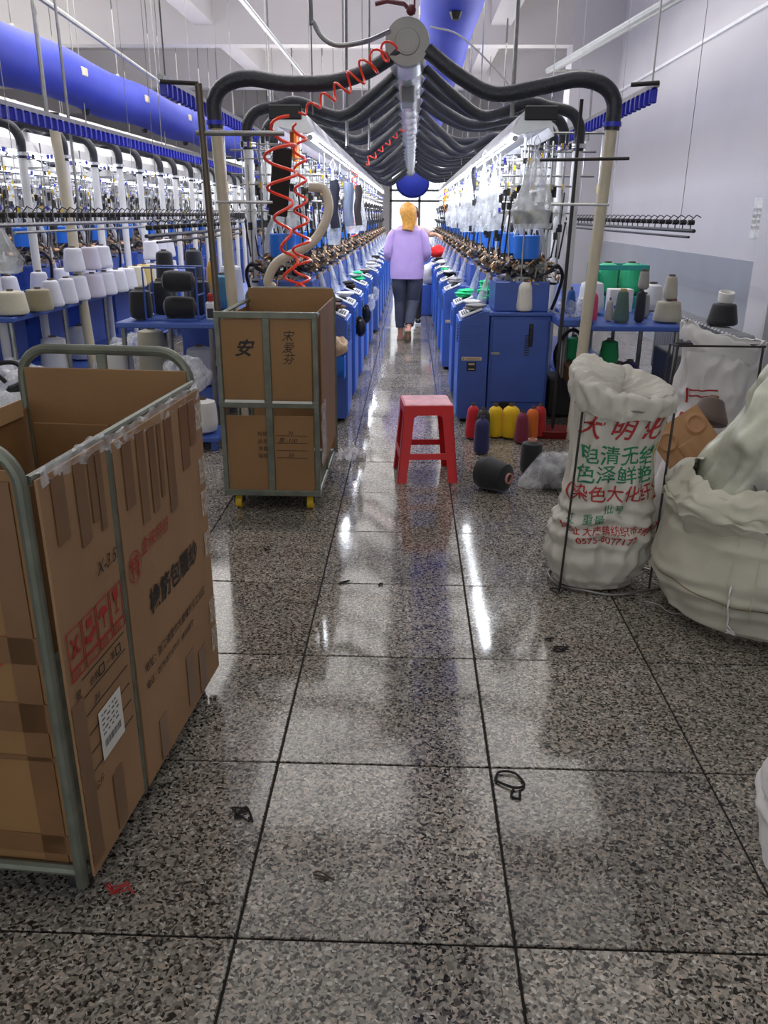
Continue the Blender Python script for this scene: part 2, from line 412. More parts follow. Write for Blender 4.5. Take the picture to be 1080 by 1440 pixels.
def blue_duct(label, x, z, r, y0, y1, patches):
    t = thing('air_duct', label, 'duct', (x, y0, z))
    def fn(u, v):
        a = 2*PI*u; y = v*(y1-y0); rr = r*(1+.03*nz(math.cos(a)*1.5, math.sin(a)*1.5, y*1.3)-.02*abs(math.sin(y*PI/1.4))**8)
        sag = .02*math.cos(y*2*PI/2.8)
        return Vector((rr*math.cos(a), y, rr*math.sin(a)+sag))
    m = MB().grid(fn, 28, 140, True); m.build('duct_skin', m_duct, t)
    MB().lathe([(r*.98, 0), (.01, 0.02)], 28, Rx(-PI/2) @ Tr(0, 0, 0)).build('duct_end', m_duct, t)
    for k in range(12):
        y = .6+k*1.4
        if y > y1-y0: break
        MB().cyl((0, y, r-.02), (0, y, ZC-z), .008, n=6).ball((0, y, r), .03, 8, 5).build('hanger_rod', m_steel, t)
    for k in range(8):
        y = .9+k*2.1
        for sg in patches: MB().bbox(-.04, .04, -.08, .08, -.012, .012, .008).build('air_nozzle', m_cream if sg != 1 else m_cream, t, loc=(r*1.0*sg*math.cos(.15), y, r*math.sin(.15)), rot=(0, PI/2, 0))
    for k in range(8):
        MB().cyl((0, 0, 0), (0, 0, -.05), .05, .03, 8).build('air_outlet', m_black, t, loc=(0, 1.5+k*2.1, -r))
    return t
blue_duct('big blue fabric air duct hanging at left above the thread tables', -3.6, 2.74, .25, 6.2, 24, (1,))
blue_duct('big blue fabric air duct above the central aisle behind the silver duct', .31, 3.12, .26, 3.4, 20, (-1,))
t = thing('air_duct_elbow', 'round blue duct end hanging in front of the far window', 'duct', (.03, 22, 2.15))
MB().lathe([(.01, -.14), (.2, -.12), (.36, -.05), (.42, .05), (.4, .3), (.3, .6)], 28, Rx(-PI/2) @ Matrix.Diagonal((1, .8, 1, 1))).build('duct_skin', m_duct, t)
MB().cyl((0, .3, .2), (0, .3, ZC-2.15), .02, n=8).build('hanger_rod', m_steel, t)

# ================================================================== LIGHT TROUGHS
def trough(x, y0, y1, label, s, caps=True):
    t = thing('light_trough', label, 'light', (x, y0, 1.92))
    L = y1-y0
    # folded sheet: sloped reflector wings over the tube, steep on the aisle side
    poly = [(-.03*s, .015), (.03*s, .012), (.20*s, .05), (.235*s, .0), (.24*s, .0), (.22*s, .08), (.15*s, .165), (.06*s, .165), (-.035*s, .03)]
    MB().prism([(a, b) for a, b in poly], 'y', 0, L).build('reflector', m_alu, t, False)
    MB().bbox(.04, .25, -.03, .01, .09, .175, .006, T=Matrix.Diagonal((s, 1, 1, 1))).build('end_cap', m_black, t)
    n = int(L/1.25)
    for k in range(n):
        tb = MB().cyl((-.005*s, .1+k*1.25, -.008), (-.005*s, .1+k*1.25+1.19, -.008), .016, n=8).build('lamp_tube', m_tubeglow, t)
        MB().cyl((-.005*s, .07+k*1.25, -.008), (-.005*s, .1+k*1.25, -.008), .018, n=8).cyl((-.005*s, 1.29+k*1.25, -.008), (-.005*s, 1.32+k*1.25, -.008), .018, n=8).build('tube_socket', m_white, tb)
    for k in range(int(L/3)+1): MB().cyl((0, .3+k*3, .15), (0, .3+k*3, ZC-1.92), .006, n=6).build('hanger_rod', m_steel, t)
    return t
trough(-.68, 5.8, 21, 'long lit lamp trough over the left machines beside the red coils', 1*-1)
trough(.68, 5.8, 21, 'long lit lamp trough over the right machines beside the hanging bags', 1)
trough(-3.5, 6.2, 21, 'lit lamp trough over the machines behind the white thread cones', 1)
trough(-4.95, 6.2, 21, 'lit lamp trough on the far side of the far left aisle', -1)
trough(-7.6, 7.0, 21, 'lit lamp trough deepest in the hall at far left', 1)

# ================================================================== MACHINES
def machine_proto(s, label):
    T = Matrix.Diagonal((s, 1, 1, 1))
    t = thing('knitting_machine', label, 'machine')
    MB().bbox(.215, .64, 0, .52, .06, .77, .006, T=T).build('cabinet', m_blue, t)
    MB().prism([(0.005, .03), (.205, .03), (.205, .80), (.15, .795), (0.005, .735)], 'y', .0, .42, T=T).build('control_column', m_blue, t, False)
    MB().bbox(.2, .66, -.012, .53, .77, .795, .005, T=T).build('deck', m_blue, t)
    d = MB().bbox(.23, .625, -.014, 0, .16, .745, .004, T=T).build('door', m_blue, t)
    MB().cyl((.5*s, -.03, .58), (.5*s, -.03, .70), .012).cyl((.5*s, -.03, .585), (.5*s, -.01, .585), .014).cyl((.5*s, -.03, .695), (.5*s, -.01, .695), .014).bbox(.485, .515, -.018, -.012, .56, .72, .002, T=T).build('door_handle', m_dsteel, d)
    lv = MB()
    for k in range(9): lv.box(.46, .495, -.018, -.013, .50+k*.017, .506+k*.017, T=T)
    for k in range(9):
        lv.box(.235, .24, -.016, -.013, .2+k*.05, .202+k*.05, T=T)
    lv.build('door_vent', m_dsteel, d, False)
    MB().bbox(.225, .29, -.02, -.012, .50, .52, .003, T=T).build('latch', m_steel, d)
    MB().bbox(.3, .41, -.022, -.014, .1, .16, .003, T=T).build('waste_slot', m_black, t)
    lv = MB()
    for k in range(5):
        lv.box(.03, .085, -.004, 0, .56+k*.02, .565+k*.02, T=T); lv.box(.12, .175, -.004, 0, .56+k*.02, .565+k*.02, T=T)
    lv.box(.03, .18, -.003, 0, .70, .703, T=T)
    lv.build('column_vent', mat('blue_louvre', (60, 92, 176), .35), t, False)
    p = MB().bbox(.02, .165, -.006, 0, .455, .482, .002, T=T).build('name_plate', m_cream, t)
    MB().box(.03, .035, -.008, -.006, .462, .476, T=T).box(.05, .15, -.008, -.006, .467, .470, T=T).build('plate_mark', m_rink, p, False)
    p = MB().bbox(.06, .125, -.006, 0, .38, .445, .003, T=T).build('power_switch', m_black, t)
    MB().bbox(.07, .115, -.01, -.006, .425, .437, .001, T=T).bbox(.07, .115, -.01, -.006, .392, .398, .001, T=T).build('switch_key', m_cream, p)
    MB().bbox(-.006, .006, .0, .42, .05, .735, .003, T=T).build('lit_side_panel', mat('blue_side_painted_lit', (52, 112, 222), .3), t)  # same blue made brighter: light on the aisle side put into the colour
    lv = MB()
    for k in range(6): lv.box(-.012, -.006, .05, .2, .58+k*.022, .588+k*.022, T=T)
    lv.build('side_vent', m_dsteel, t, False)
    MB().bbox(.03, .1, .05, .12, 0, .04, .005, T=T).bbox(.5, .6, .05, .12, 0, .07, .005, T=T).bbox(.5, .6, .4, .47, 0, .07, .005, T=T).bbox(.03, .1, .3, .37, 0, .04, .005, T=T).build('foot', m_rubber, t)
    # sloping operator panel
    A = math.atan2(.065, .15)
    TP = T @ Tr(.012, 0, .742) @ Ry(-A)
    p = MB().bbox(0, .16, .03, .38, .002, .016, .003, T=TP).build('operator_panel', m_white, t)
    MB().bbox(.07, .14, .08, .2, .016, .02, .002, T=TP).build('display', mat('dark_screen', (24, 34, 46), .15), p)
    kk = MB()
    for a in range(5):
        for b in range(3): kk.bbox(.015+b*.016, .026+b*.016, .08+a*.045, .105+a*.045, .016, .021, .001, T=TP)
    kk.build('keypad', m_grey, p)['kind'] = 'stuff'
    MB().bbox(.09, .13, .24, .34, .016, .02, .002, T=TP).build('sticker', mat('teal_print', (40, 150, 150), .5), p)
    MB().bbox(.24, .62, .05, .5, .795, 1.0, .008, T=T).build('upper_box', m_blue, t)
    lv = MB()
    for k in range(9): lv.box(.44, .49, .045, .05, .84+k*.016, .845+k*.016, T=T)
    lv.build('upper_vent', mat('blue_louvre', (60, 92, 176), .35), t, False)
    # knitting head: cylinder, cam ring, crowded fingers, levers and discs
    MB().lathe([(.17, 1.0), (.17, 1.03), (.10, 1.035), (.10, 1.09), (.15, 1.095), (.15, 1.11), (.06, 1.115), (.06, 1.15), (.03, 1.16)], 20, T @ Tr(.45, .27, 0)).build('cylinder_head', m_steel, t)
    rnd = random.Random(5); g = MB()
    for k in range(230):
        a = rnd.uniform(0, 2*PI); r = rnd.uniform(.09, .27); z = rnd.uniform(1.0, 1.17)-.25*max(0, r-.12)
        c = Vector((.45+r*math.cos(a), .27+r*math.sin(a), z)); v = Vector((rnd.uniform(-1, 1), rnd.uniform(-1, 1), rnd.uniform(-.7, .9))).normalized()
        ty = rnd.random(); mi = rnd.choice((0, 1, 1, 2, 2))
        if ty < .45: g.cyl(T @ (c-v*.03), T @ (c+v*.03), .006, n=5, mi=mi)
        elif ty < .75: g.cyl(T @ (c-v*.006), T @ (c+v*.006), rnd.uniform(.014, .026), n=9, mi=mi)
        else: g.box(-.022, .022, -.007, .007, -.012, .012, mi, T @ Tr(*c) @ Rz(a) @ Rx(ty*9))
    q = g.build('cam_and_finger_cluster', [m_steel, m_brass, m_dsteel], t, False); q['kind'] = 'stuff'
    # yarn suction can with its strap bow
    MB().lathe([(.03, 1.11), (.05, 1.135), (.092, 1.15), (.092, 1.30), (.085, 1.305)], 22, T @ Tr(.46, .2, 0)).build('suction_can', m_blue2, t)
    MB().tube([(T @ Vector((.46+.09*math.cos(a), .2, 1.29+.1*math.sin(a)))) for a in [PI*i/10 for i in range(11)]], .006, 6).build('bow_handle', m_white, t)
    MB().tube(spline([T @ Vector(q) for q in ((.42, .2, 1.30), (.42, .2, 1.40), (.48, .24, 1.45), (.57, .3, 1.33), (.62, .34, 1.1), (.64, .36, .9))], 6), .018, 8).build('clear_hose', m_pvc, t)
    MB().tube(spline([T @ Vector(q) for q in ((.5, .1, 1.03), (.6, .08, 1.06), (.66, .06, 1.11), (.71, .1, 1.04), (.69, .14, .9), (.66, .16, .8))], 6), .012, 7).build('cable_loom', m_black, t)
    # yarn mast: thin rods with cross bars, eyelets and clips
    rods = MB()
    for (x, y, z1) in ((.42, .08, 1.88), (.58, .08, 1.9), (.42, .45, 1.88), (.6, .45, 2.0), (.68, .2, 1.75)): rods.cyl(T @ Vector((x, y, 1.0)), T @ Vector((x, y, z1)), .006, n=6)
    for z in (1.45, 1.62, 1.78, 1.87):
        rods.cyl(T @ Vector((.24 if z < 1.8 else .4, .08, z)), T @ Vector((.72, .08, z)), .005, n=5)
        rods.cyl(T @ Vector((.3 if z < 1.8 else .4, .45, z+.02)), T @ Vector((.66, .45, z+.02)), .005, n=5)
    for z in (1.62, 1.87):
        for x in (.42, .6): rods.cyl(T @ Vector((x, .08, z)), T @ Vector((x, .46, z)), .004, n=5)
    rods.build('yarn_mast', m_steel, t)
    rr_ = random.Random(17); g = MB()
    for k in range(26):
        x, y, z = rr_.uniform(.2, .7), rr_.uniform(.06, .46), rr_.uniform(1.2, 1.6); a = rr_.uniform(.008, .022)
        g.box(-a, a, -.012, .012, -.02, .03, rr_.choice((0, 0, 1)), T @ Tr(x, y, z) @ Rz(a*90))
    for k in range(12):
        x, y = rr_.uniform(.2, .7), rr_.uniform(.06, .46); g.cyl(T @ Vector((x, y, 1.15)), T @ Vector((x+.03, y, rr_.uniform(1.3, 1.6))), .006, n=5, mi=0)
    q = g.build('tension_unit', [m_dsteel, m_black], t, False); q['kind'] = 'stuff'
    rnd = random.Random(11); g = MB()
    for k in range(44):
        z = rnd.choice((1.45, 1.62, 1.78, 1.87)); x = rnd.uniform(.4 if z > 1.8 else .25, .7); y = rnd.choice((.08, .45)); 
        g.box(-.008, .008, -.012, .012, -.02, .016, rnd.choice((0, 0, 0, 1, 2, 3)), T @ Tr(x, y, z+(.02 if y > .2 else 0)))
    q = g.build('yarn_guide', [m_white, m_clip, m_dsteel, m_yel], t, False); q['kind'] = 'stuff'
    g = MB()
    for k in range(16):
        x = rnd.uniform(.4, .68); y = rnd.uniform(.08, .45); a = rnd.uniform(-.1, .1)
        g.cyl(T @ Vector((.4+(x-.4)*.3, .27, 1.12)), T @ Vector((x, y, 1.88)), .0011, n=4)
    q = g.build('yarn_strand', m_white, t, False); q['kind'] = 'stuff'
    # sock chute of grey film at the aisle side of the head
    MB().grid(lambda u, v: T @ Vector((.16+.045*math.cos(PI*2*u)*(1-.75*v)+.05*v, .3+.06*math.sin(PI*2*u)*(1-.75*v), .80+.24*v)), 12, 6, True).build('sock_chute', m_bag, t)
    return t
protoR = machine_proto(1, 'nearest blue sock knitting machine in the row right of the aisle')
protoL = machine_proto(-1, 'nearest blue sock knitting machine in the row left of the aisle')
protoR.location = (.36, 5.85, 0); protoL.location = (-.44, 5.8, 0)
protoR['group'] = 'knitting machines right of the aisle'; protoL['group'] = 'knitting machines left of the aisle'
Yr = [5.85, 6.72, 8.0]+[9.1+1.06*k for k in range(11)]
Yl = [5.8, 6.62, 7.5]+[8.5+1.06*k for k in range(12)]
for k, y in enumerate(Yr[1:], 1): dup(protoR, (.36-(.03 if k > 1 else 0), y, 0), '%s knitting machine from the front in the row right of the aisle' % ORD[k], group='knitting machines right of the aisle')
for k, y in enumerate(Yl[1:], 1): dup(protoL, (-.44+(.03 if k > 4 else 0), y, 0), '%s knitting machine from the front in the row left of the aisle' % ORD[k], group='knitting machines left of the aisle')
Yc = [6.3+.9*k for k in range(15)]
for k, y in enumerate(Yc): dup(protoR, (-3.85, y, 0), '%s knitting machine from the front in the row behind the left thread table' % ORD[k], group='knitting machines behind the thread table')
for k, y in enumerate(Yc): dup(protoL, (-4.6, y, 0), '%s knitting machine from the front in the leftmost row of the hall' % ORD[k], group='knitting machines in the leftmost row')

# ---- suction pipes: white upright pipe + black hose to the duct
def suction(xd, s, y, wob, label, group, xp=1.12, first=False):
    t = thing('suction_pipe', label, 'pipe', (xd+s*xp, y, 0), 0, group)
    P = lambda x, yy, z: Vector((s*(x-xp), yy, z))
    zt = 1.92+wob*.04
    if first:
        MB().cyl(P(1.12, 0, .0), P(1.2, 0, 1.97), .036, n=14).build('upright_pipe', m_cream, t)
        zt = 1.97; x0 = 1.2
    else:
        MB().cyl(P(xp+.0, 0, .12), P(xp-.0, 0, zt), .034, n=12).build('upright_pipe', m_pvc, t); x0 = xp
    pts = [P(x0, 0, zt-.05), P(x0, 0, zt+.1), P(x0-.07, 0, zt+.19), P(x0-.22, 0, zt+.225), P(.78, .02, 2.16+.02*wob), P(.5, .05, 2.12+.10*wob), P(.28, .08+.05*wob, 2.22+.05*wob), P(.08, .1, 2.36)]
    MB().tube(spline(pts, 6), .046 if first else .037, 12).build('black_hose', m_hose, t)
    MB().cyl(P(x0, 0, zt-.03), P(x0, 0, zt-.005), .055, n=12).build('hose_clamp', m_alu if not first else m_clip, t)
    return t
def suction_row(xd, s, ys, where, group):
    pool = []
    for k, y in enumerate(ys):
        r = random.Random(k*7+int(s*3)+int(xd*10))
        lab = '%s upright suction pipe with black hose %s' % (ORD[k] if k < 20 else 'far-off', where)
        if k < 7:
            fr = suction(xd, s, y, r.uniform(-1, 1), lab, group, xp=1.13+r.uniform(-.03, .03)); pool.append(fr)
        else:
            dup(r.choice(pool[1:]), (xd+s*(1.13+r.uniform(-.03, .03)), y, 0), lab, group=group)
suction(0, 1, 5.42, 0, 'cream upright suction pipe standing at the front end of the right machine row', 'end posts of the aisle frame', first=True)
suction(0, -1, 5.42, .6, 'cream upright suction pipe standing at the front end of the left machine row', 'end posts of the aisle frame', first=True)
ysuc = [6.1+.56*k+.012*k*k for k in range(19)]
suction_row(0, 1, ysuc, 'in the row right of the aisle', 'suction pipes of the right row')
suction_row(0, -1, ysuc, 'in the row left of the aisle', 'suction pipes of the left row')
ysuc2 = [6.2+.75*k for k in range(15)]
suction_row(-4.22, 1, ysuc2, 'behind the white thread cones', 'suction pipes behind the thread table')
suction_row(-4.22, -1, ysuc2, 'in the leftmost row', 'suction pipes of the leftmost row')
t = thing('post', 'thin yellowed post rising beside the white pipes behind the left thread table', 'post', (-2.75, 6.9, 0))
MB().cyl((.05, 0, 0), (-.05, 0, 2.1), .04, n=12).build('post_tube', m_cream, t); MB().cyl((-.05, 0, 2.1), (-.05, 0, 2.16), .05, n=12).build('post_cap', m_dsteel, t)

# ---- yarn sensor rails with blue clips
clip_me = MB().bbox(-.02, .02, -.017, .017, -.075, 0, .005).cyl((0, -.018, -.03), (0, .018, -.03), .016, n=8).box(-.003, .003, -.003, .003, 0, .03).mesh('sensor_clip', m_clip)
def sensor_rail(x, z, y0, y1, label, near=34):
    t = thing('yarn_sensor_rail', label, 'rail', (x, y0, z))
    MB().box(-.015, .015, 0, y1-y0, 0, .025).box(-.004, .004, 0, y1-y0, .025, .03).build('rail_bar', m_steel, t, False)
    rest = MB(); y = .06; k = 0
    while y < y1-y0:
        if k < near: link('sensor_clip', clip_me, t, (0, y, -.0))
        else: rest.box(-.02, .02, y-.017, y+.017, -.075, 0)
        y += .105; k += 1
    q = rest.build('sensor_clip_row', m_clip, t, False); q['kind'] = 'stuff'
    for k in range(int((y1-y0)/3.6)): MB().cyl((0, .1+k*3.6, .02), (0, .1+k*3.6, ZC-z), .005, n=6).build('hanger_rod', m_steel, t)
    return t
sensor_rail(1.33, 2.10, 5.0, 20, 'rail of royal blue yarn clips outside the right machine row')
sensor_rail(-1.40, 2.13, 5.0, 20, 'rail of royal blue yarn clips outside the left machine row')
sensor_rail(-2.47, 2.04, 5.0, 20, 'rail of royal blue yarn clips above the white thread cones', 60)

# ---- tensioner rails
tens_me = MB().cyl((-.02, 0, 0), (.02, 0, 0), .016, n=8).cyl((0, 0, 0), (0, 0, -.05), .004, n=5).cyl((-.012, 0, .0), (.03, .0, .045), .0035, n=5).cyl((.03, 0, .045), (.06, 0, .03), .003, n=5).mesh('yarn_tensioner', m_dsteel)
def tens_rail(x, z, y0, y1, label, m=m_dsteel, step=.16, near=30):
    t = thing('yarn_tension_rail', label, 'rail', (x, y0, z))
    MB().cyl((0, 0, 0), (0, y1-y0, 0), .012, n=8).build('rail_bar', m, t)
    MB().cyl((.02, .15, -.04), (.02, y1-y0, -.04), .008, n=8).build('lower_bar', m, t)
    rest = MB(); y = .08; k = 0
    while y < y1-y0:
        if k < near: link('yarn_tensioner', tens_me, t, (0, y, .05))
        else: rest.box(-.03, .03, y-.012, y+.012, .0, .07)
        y += step; k += 1
    if rest.v:
        q = rest.build('tensioner_row', m_dsteel, t, False); q['kind'] = 'stuff'
    for k in range(int((y1-y0)/2)+1): MB().cyl((0, .3+k*2, 0), (0, .3+k*2, ZC-z), .002, n=5).build('support_wire', m_steel, t)
    return t
tens_rail(1.78, 1.35, 5.45, 10, 'dark yarn tension rail in front of the white right wall')
tens_rail(-2.15, 1.37, 4.4, 11, 'grey yarn tension rail above the white thread cones', m_steel, .12, 50)
tens_rail(-1.62, 1.30, 5.2, 8, 'shorter dark yarn tension rail above the black thread cones')

# ---- posts and cross bars of the aisle frame
def frame(s, label):
    t = thing('end_frame', label, 'frame', (s*1.26, 5.0, 0))
    P = lambda x, y, z: Vector((s*(x-1.26), y, z))
    MB().cyl(P(1.14 if s < 0 else 1.02, 0 if s < 0 else .6, 0), P(1.19 if s < 0 else 1.04, 0 if s < 0 else .6, 2.11), .02 if s < 0 else .012, n=10).build('post', mat('brown_grey_post', (96, 86, 74), .45, metal=.4) if s < 0 else m_dsteel, t)
    MB().cyl(P(1.19, 0, 2.11), P(1.40 if s < 0 else 1.34, .0, 2.12), .012, n=8).build('top_arm', m_dsteel, t)
    MB().cyl(P(1.22, 0, 1.86 if s < 0 else 1.74), P(.72, 0, 1.86 if s < 0 else 1.73), .014 if s < 0 else .009, n=8).build('cross_bar', m_steel if s < 0 else m_dsteel, t)
    MB().cyl(P(1.2, .3, 1.5), P(.85, .3, 1.5), .008, n=8).build('lower_bar', m_alu, t)
    return t
frame(-1, 'dark steel end frame at the front of the left machine row'); frame(1, 'steel end frame at the front of the right machine row')
for s, nm in ((-1, 'left'), (1, 'right')):
    for k in range(9):
        t = thing('creel_rack', '%s light grey creel cross frame above the %s machine row' % (ORD[k], nm), 'frame', (s*.80, 6.3+k*1.7, 0), 0, 'creel cross frames above the machines')
        m1 = MB().cyl((0, 0, 1.0), (0, 0, 2.05), .009, n=6).cyl((s*.55, .03, .8), (s*.55, .03, 2.05), .01, n=6); m1.build('upright', m_alu, t)
        g = MB()
        for z, a, b in ((1.98, .05, .55), (1.86, -.02, .5), (1.7, -.15, .5), (1.52, -.15, .5)): g.cyl((s*a, 0, z), (s*b, 0, z), .008, n=6)
        g.build('cross_bar', m_steel, t)
        g = MB()
        for x in (.04, .15, .28, .42): g.cyl((s*x, 0, 1.52), (s*x, 0, 1.98), .004, n=5)
        g.build('yarn_rod', m_alu, t)
        MB().bbox(-.02, .02, -.02, .02, -.035, .03, .005).build('yellow_clamp', m_yel, t, loc=(s*.55, .0, 1.62))
        MB().bbox(-.02, .02, -.02, .02, -.035, .03, .005).build('blue_clamp', m_clip, t, loc=(s*.57, .0, 1.55))
for s in (-1, 1):
    for k, (x, z) in enumerate(((.62, 1.88), (.9, 1.6), (1.0, 1.45))):
        tag(MB().cyl((s*x, 5.9, z), (s*x, 20.5, z), .008, n=6).build('creel_tube', m_alu), '%s long thin creel tube running over the %s machine row' % (('upper', 'middle', 'lower')[k], 'left' if s < 0 else 'right'), 'tube')

# ================================================================== CAGE TROLLEYS
def panel_text(body, size, x, y, z, m, parent, T, **k):
    """lettering on a face looking towards +x (reads along +y)"""
    return lettering(body, size, T @ Tr(x, y, z) @ Rz(PI/2) @ Rx(PI/2), m, parent, **k)
def front_text(body, size, x, y, z, m, parent, **k):
    return lettering(body, size, Tr(x, y, z) @ Rx(PI/2), m, parent, **k)
def casters(t, w, d, col, h=.08):
    for (x, y) in ((.06, .06), (w-.06, .06), (.06, d-.06), (w-.06, d-.06)):
        c = thing('caster', '', '') ; del c['label']; del c['category']; c.parent = t; c.location = (x, y, 0)
        MB().cyl((-.016, 0, .037), (.016, 0, .037), .037, n=18).cyl((-.018, 0, .037), (.018, 0, .037), .016, n=12).build('wheel', col, c)
        MB().bbox(-.026, -.02, -.022, .022, .03, .088, .002).bbox(.02, .026, -.022, .022, .03, .088, .002).bbox(-.026, .026, -.024, .024, .08, .09, .002).build('caster_fork', m_dsteel, c)

# --- near trolley, full height boxes unfolded inside it
t = thing('cage_trolley', 'large roll cage trolley lined with printed cardboard in the left foreground', 'trolley', (-.675, 1.37, 0), math.radians(-4.4))
W, D = .52, .9
def upanel(x0, x1, y, z0, z1, r, ro):
    return [(x0, y, z0), (x0, y, z1-ro)]+[(x0+ro-ro*math.cos(a), y, z1-ro+ro*math.sin(a)) for a in [PI/2*i/7 for i in range(1, 8)]]+[(x1-ro+ro*math.sin(a), y, z1-ro+ro*math.cos(a)) for a in [PI/2*i/7 for i in range(0, 8)]]+[(x1, y, z0)]
near = MB().tube(upanel(-W, -.015, -.012, .06, 1.05, .014, .075), .0135, 10).build('near_end_frame', m_cagesteel, t)
MB().cyl((-.27, -.012, .08), (-.27, -.012, 1.04), .011, n=8).cyl((-W, -.012, .1), (-.015, -.012, .1), .012, n=8).build('frame_bar', m_cagesteel, near)
far = MB().tube(upanel(-W, -.02, D+.015, .06, 1.07, .014, .085), .0145, 10).build('far_end_frame', m_cagesteel, t)
MB().bbox(-.285, -.255, D+.0, D+.012, .08, 1.06, .003).cyl((-W, D+.015, .55), (-.02, D+.015, .55), .012, n=8).build('frame_bar', m_cagesteel, far)
MB().bbox(-W, 0, 0, D, .075, .1, .006).build('base_tray', m_cagesteel, t)
side = MB().tube([(.0, .295, .06), (.004, .295, .96)], .011, 8).cyl((-.008, .01, .1), (-.008, D, .1), .011, n=8).cyl((-.008, .0, .985), (-.008, D, .985), .009, n=8).build('side_frame', m_cagesteel, t)
MB().bbox(-W, -W+.006, 0, D, .08, .9, .002).build('left_liner', m_card2, t)
MB().bbox(-W+.007, -W+.012, .55, D-.03, .88, .93, .001).build('liner_flap', m_cardpale, t)
MB().bbox(-W+.02, -.02, D-.012, D-.004, .08, 1.02, .002).bbox(-W+.03, -.26, D-.022, D-.014, .08, .86, .002).build('far_liner', m_card2, t)
def wavy_panel(y0, y1, z0, z1, x, th, seed, top=lambda y: 0, ny=30, nzz=26):
    m = MB()
    def fn(u, v, o):
        y = y0+(y1-y0)*u; z = z0+(z1+top(y)-z0)*v
        return Vector((x+o+.0022*nz(y*4, z*3, seed)*math.sin(PI*min(1, max(0, v)))+.0006*nz(y*14, z*14, seed), y, z))
    m.grid(lambda u, v: fn(u, v, 0), ny, nzz); m.grid(lambda u, v: fn(u, v, -th), ny, nzz)
    for vv in (0, 1): m.grid(lambda u, v: fn(u, vv, -th*v), ny, 2)
    for uu in (0, 1): m.grid(lambda u, v: fn(uu, u, -th*v), nzz, 2)
    return m
pn = wavy_panel(.0, .282, .075, .985, .0095, .006, 1).build('side_liner', m_card, t)
pf = wavy_panel(.308, .9, .07, .97, .0120, .006, 2).build('side_liner', m_card, t)
fl_ = MB(); fl_.bbox(-W+.02, -.03, .002, .009, .1, 1.0, .002); fl = fl_.build('front_liner', m_card2, t)
# front face: tape bands and half-seen print (print is flat, tape lies proud)
for z, h in ((.60, .06), (.44, .07), (.37, .012), (.13, .05)): 
    MB().bbox(-W+.03, -.03, -.0015, .0015, z, z+h, .0005).build('parcel_tape', m_tape, fl)
MB().bbox(-.1, -.045, -.0015, .0015, .1, .98, .0005).build('parcel_tape', m_tape, fl)
front_text('特', .085, -.145, .0, .60, m_rink, fl)
# packing tape strips on the side
def strip(y0, z0, y1, z1, x=.0142, m=m_tape, par=None):
    MB().bbox(x-.001, x+.0008, y0, y1, z0, z1, .0004).build('parcel_tape', m, par or pf, False)
for (a, b, c, d) in ((.35, .80, .40, .955), (.43, .735, .475, .96), (.50, .74, .54, .955), (.56, .76, .585, .95), (.61, .70, .66, .95), (.72, .78, .78, .955), (.79, .83, .84, .955), (.62, .10, .68, .26), (.72, .08, .78, .22), (.4, .08, .45, .2)): strip(a, b, c, d)
for (a, b, c, d) in ((.04, .84, .09, .975), (.13, .80, .175, .975), (.19, .83, .22, .975), (.225, .80, .25, .975), (.13, .09, .18, .24), (.0, .10, .05, .5)): strip(a, b, c, d, .0117, m_tape, pn)
for z in (.86, .7, .6, .47, .15, .25): strip(.845, z, .895, z+.075, .0145, m_tapeclear)
MB().grid(lambda u, v: Vector((.012-.03*v+.006*nz(u*30, v*5)+.008*math.sin(PI*v), .01+.885*u, (.95+.035*math.sin(PI*v))+.012*nz(u*22, v*6, 3)+(.015 if u < .32 else 0))), 90, 8).build('plastic_wrap', m_film, t)
I = Matrix.Identity(4)
panel_text('橡筋包覆纱', .072, .0145, .418, .503, m_ink, pf, I, bold=.018)
panel_text('㊕', .085, .0145, .315, .625, m_rink, pf, I)
panel_text('金徕特纺', .046, .0145, .395, .668, m_rink, pf, I, shear=.25)
panel_text('地址：浙江诸暨市大唐镇开元工业区', .029, .0145, .35, .372, m_ink, pf, I, bold=.004)
panel_text('电话：0575-87717717  18105877', .025, .0145, .35, .325, m_ink, pf, I, bold=.004)
panel_text('X-3.5', .042, .0125, .175, .715, m_ink, pn, I, shear=.3)
# handling marks: four framed symbols
g = MB()
def fr(m, y0, z0, y1, z1, w=.002):
    x0, x1 = .0112, .0122
    m.box(x0, x1, y0, y1, z0, z0+w); m.box(x0, x1, y0, y1, z1-w, z1); m.box(x0, x1, y0, y0+w, z0, z1); m.box(x0, x1, y1-w, y1, z0, z1)
for k in range(4):
    y = .018+k*.066; fr(g, y, .575, y+.06, .66); fr(g, y, .55, y+.06, .573)
y = .018
g.box(.0112, .0122, y+.01, y+.05, .60, .604, T=Tr(0, 0, 0)); 
for a in (1, -1): g.box(.0112, .0122, -.025, .025, -.003, .003, T=Tr(0, y+.03, .62) @ Rx(a*.9))
y += .066   # hand below parcel
g.box(.0112, .0122, y+.02, y+.045, .628, .648); g.prism([(y+.008, .6), (y+.03, .592), (y+.055, .612), (y+.05, .622), (y+.028, .607), (y+.012, .615)], 'x', .0112, .0122)
y += .066   # umbrella
g.prism([(y+.03+.022*math.cos(a), .622+.02*math.sin(a)) for a in [PI*i/8 for i in range(9)]], 'x', .0112, .0122); g.box(.0112, .0122, y+.029, y+.032, .592, .63)
y += .066   # glass
g.prism([(y+.016, .652), (y+.044, .652), (y+.04, .63), (y+.032, .622), (y+.028, .622), (y+.02, .63)], 'x', .0112, .0122); g.box(.0112, .0122, y+.029, y+.031, .6, .625); g.box(.0112, .0122, y+.02, y+.04, .596, .6)
g.build('handling_marks', m_rink, pn, False)
for k, s_ in enumerate(('防潮', '小心', '怕雨', '易碎')): panel_text(s_, .018, .0122, .022+k*.066, .553, m_rink, pn, I)
g = MB()
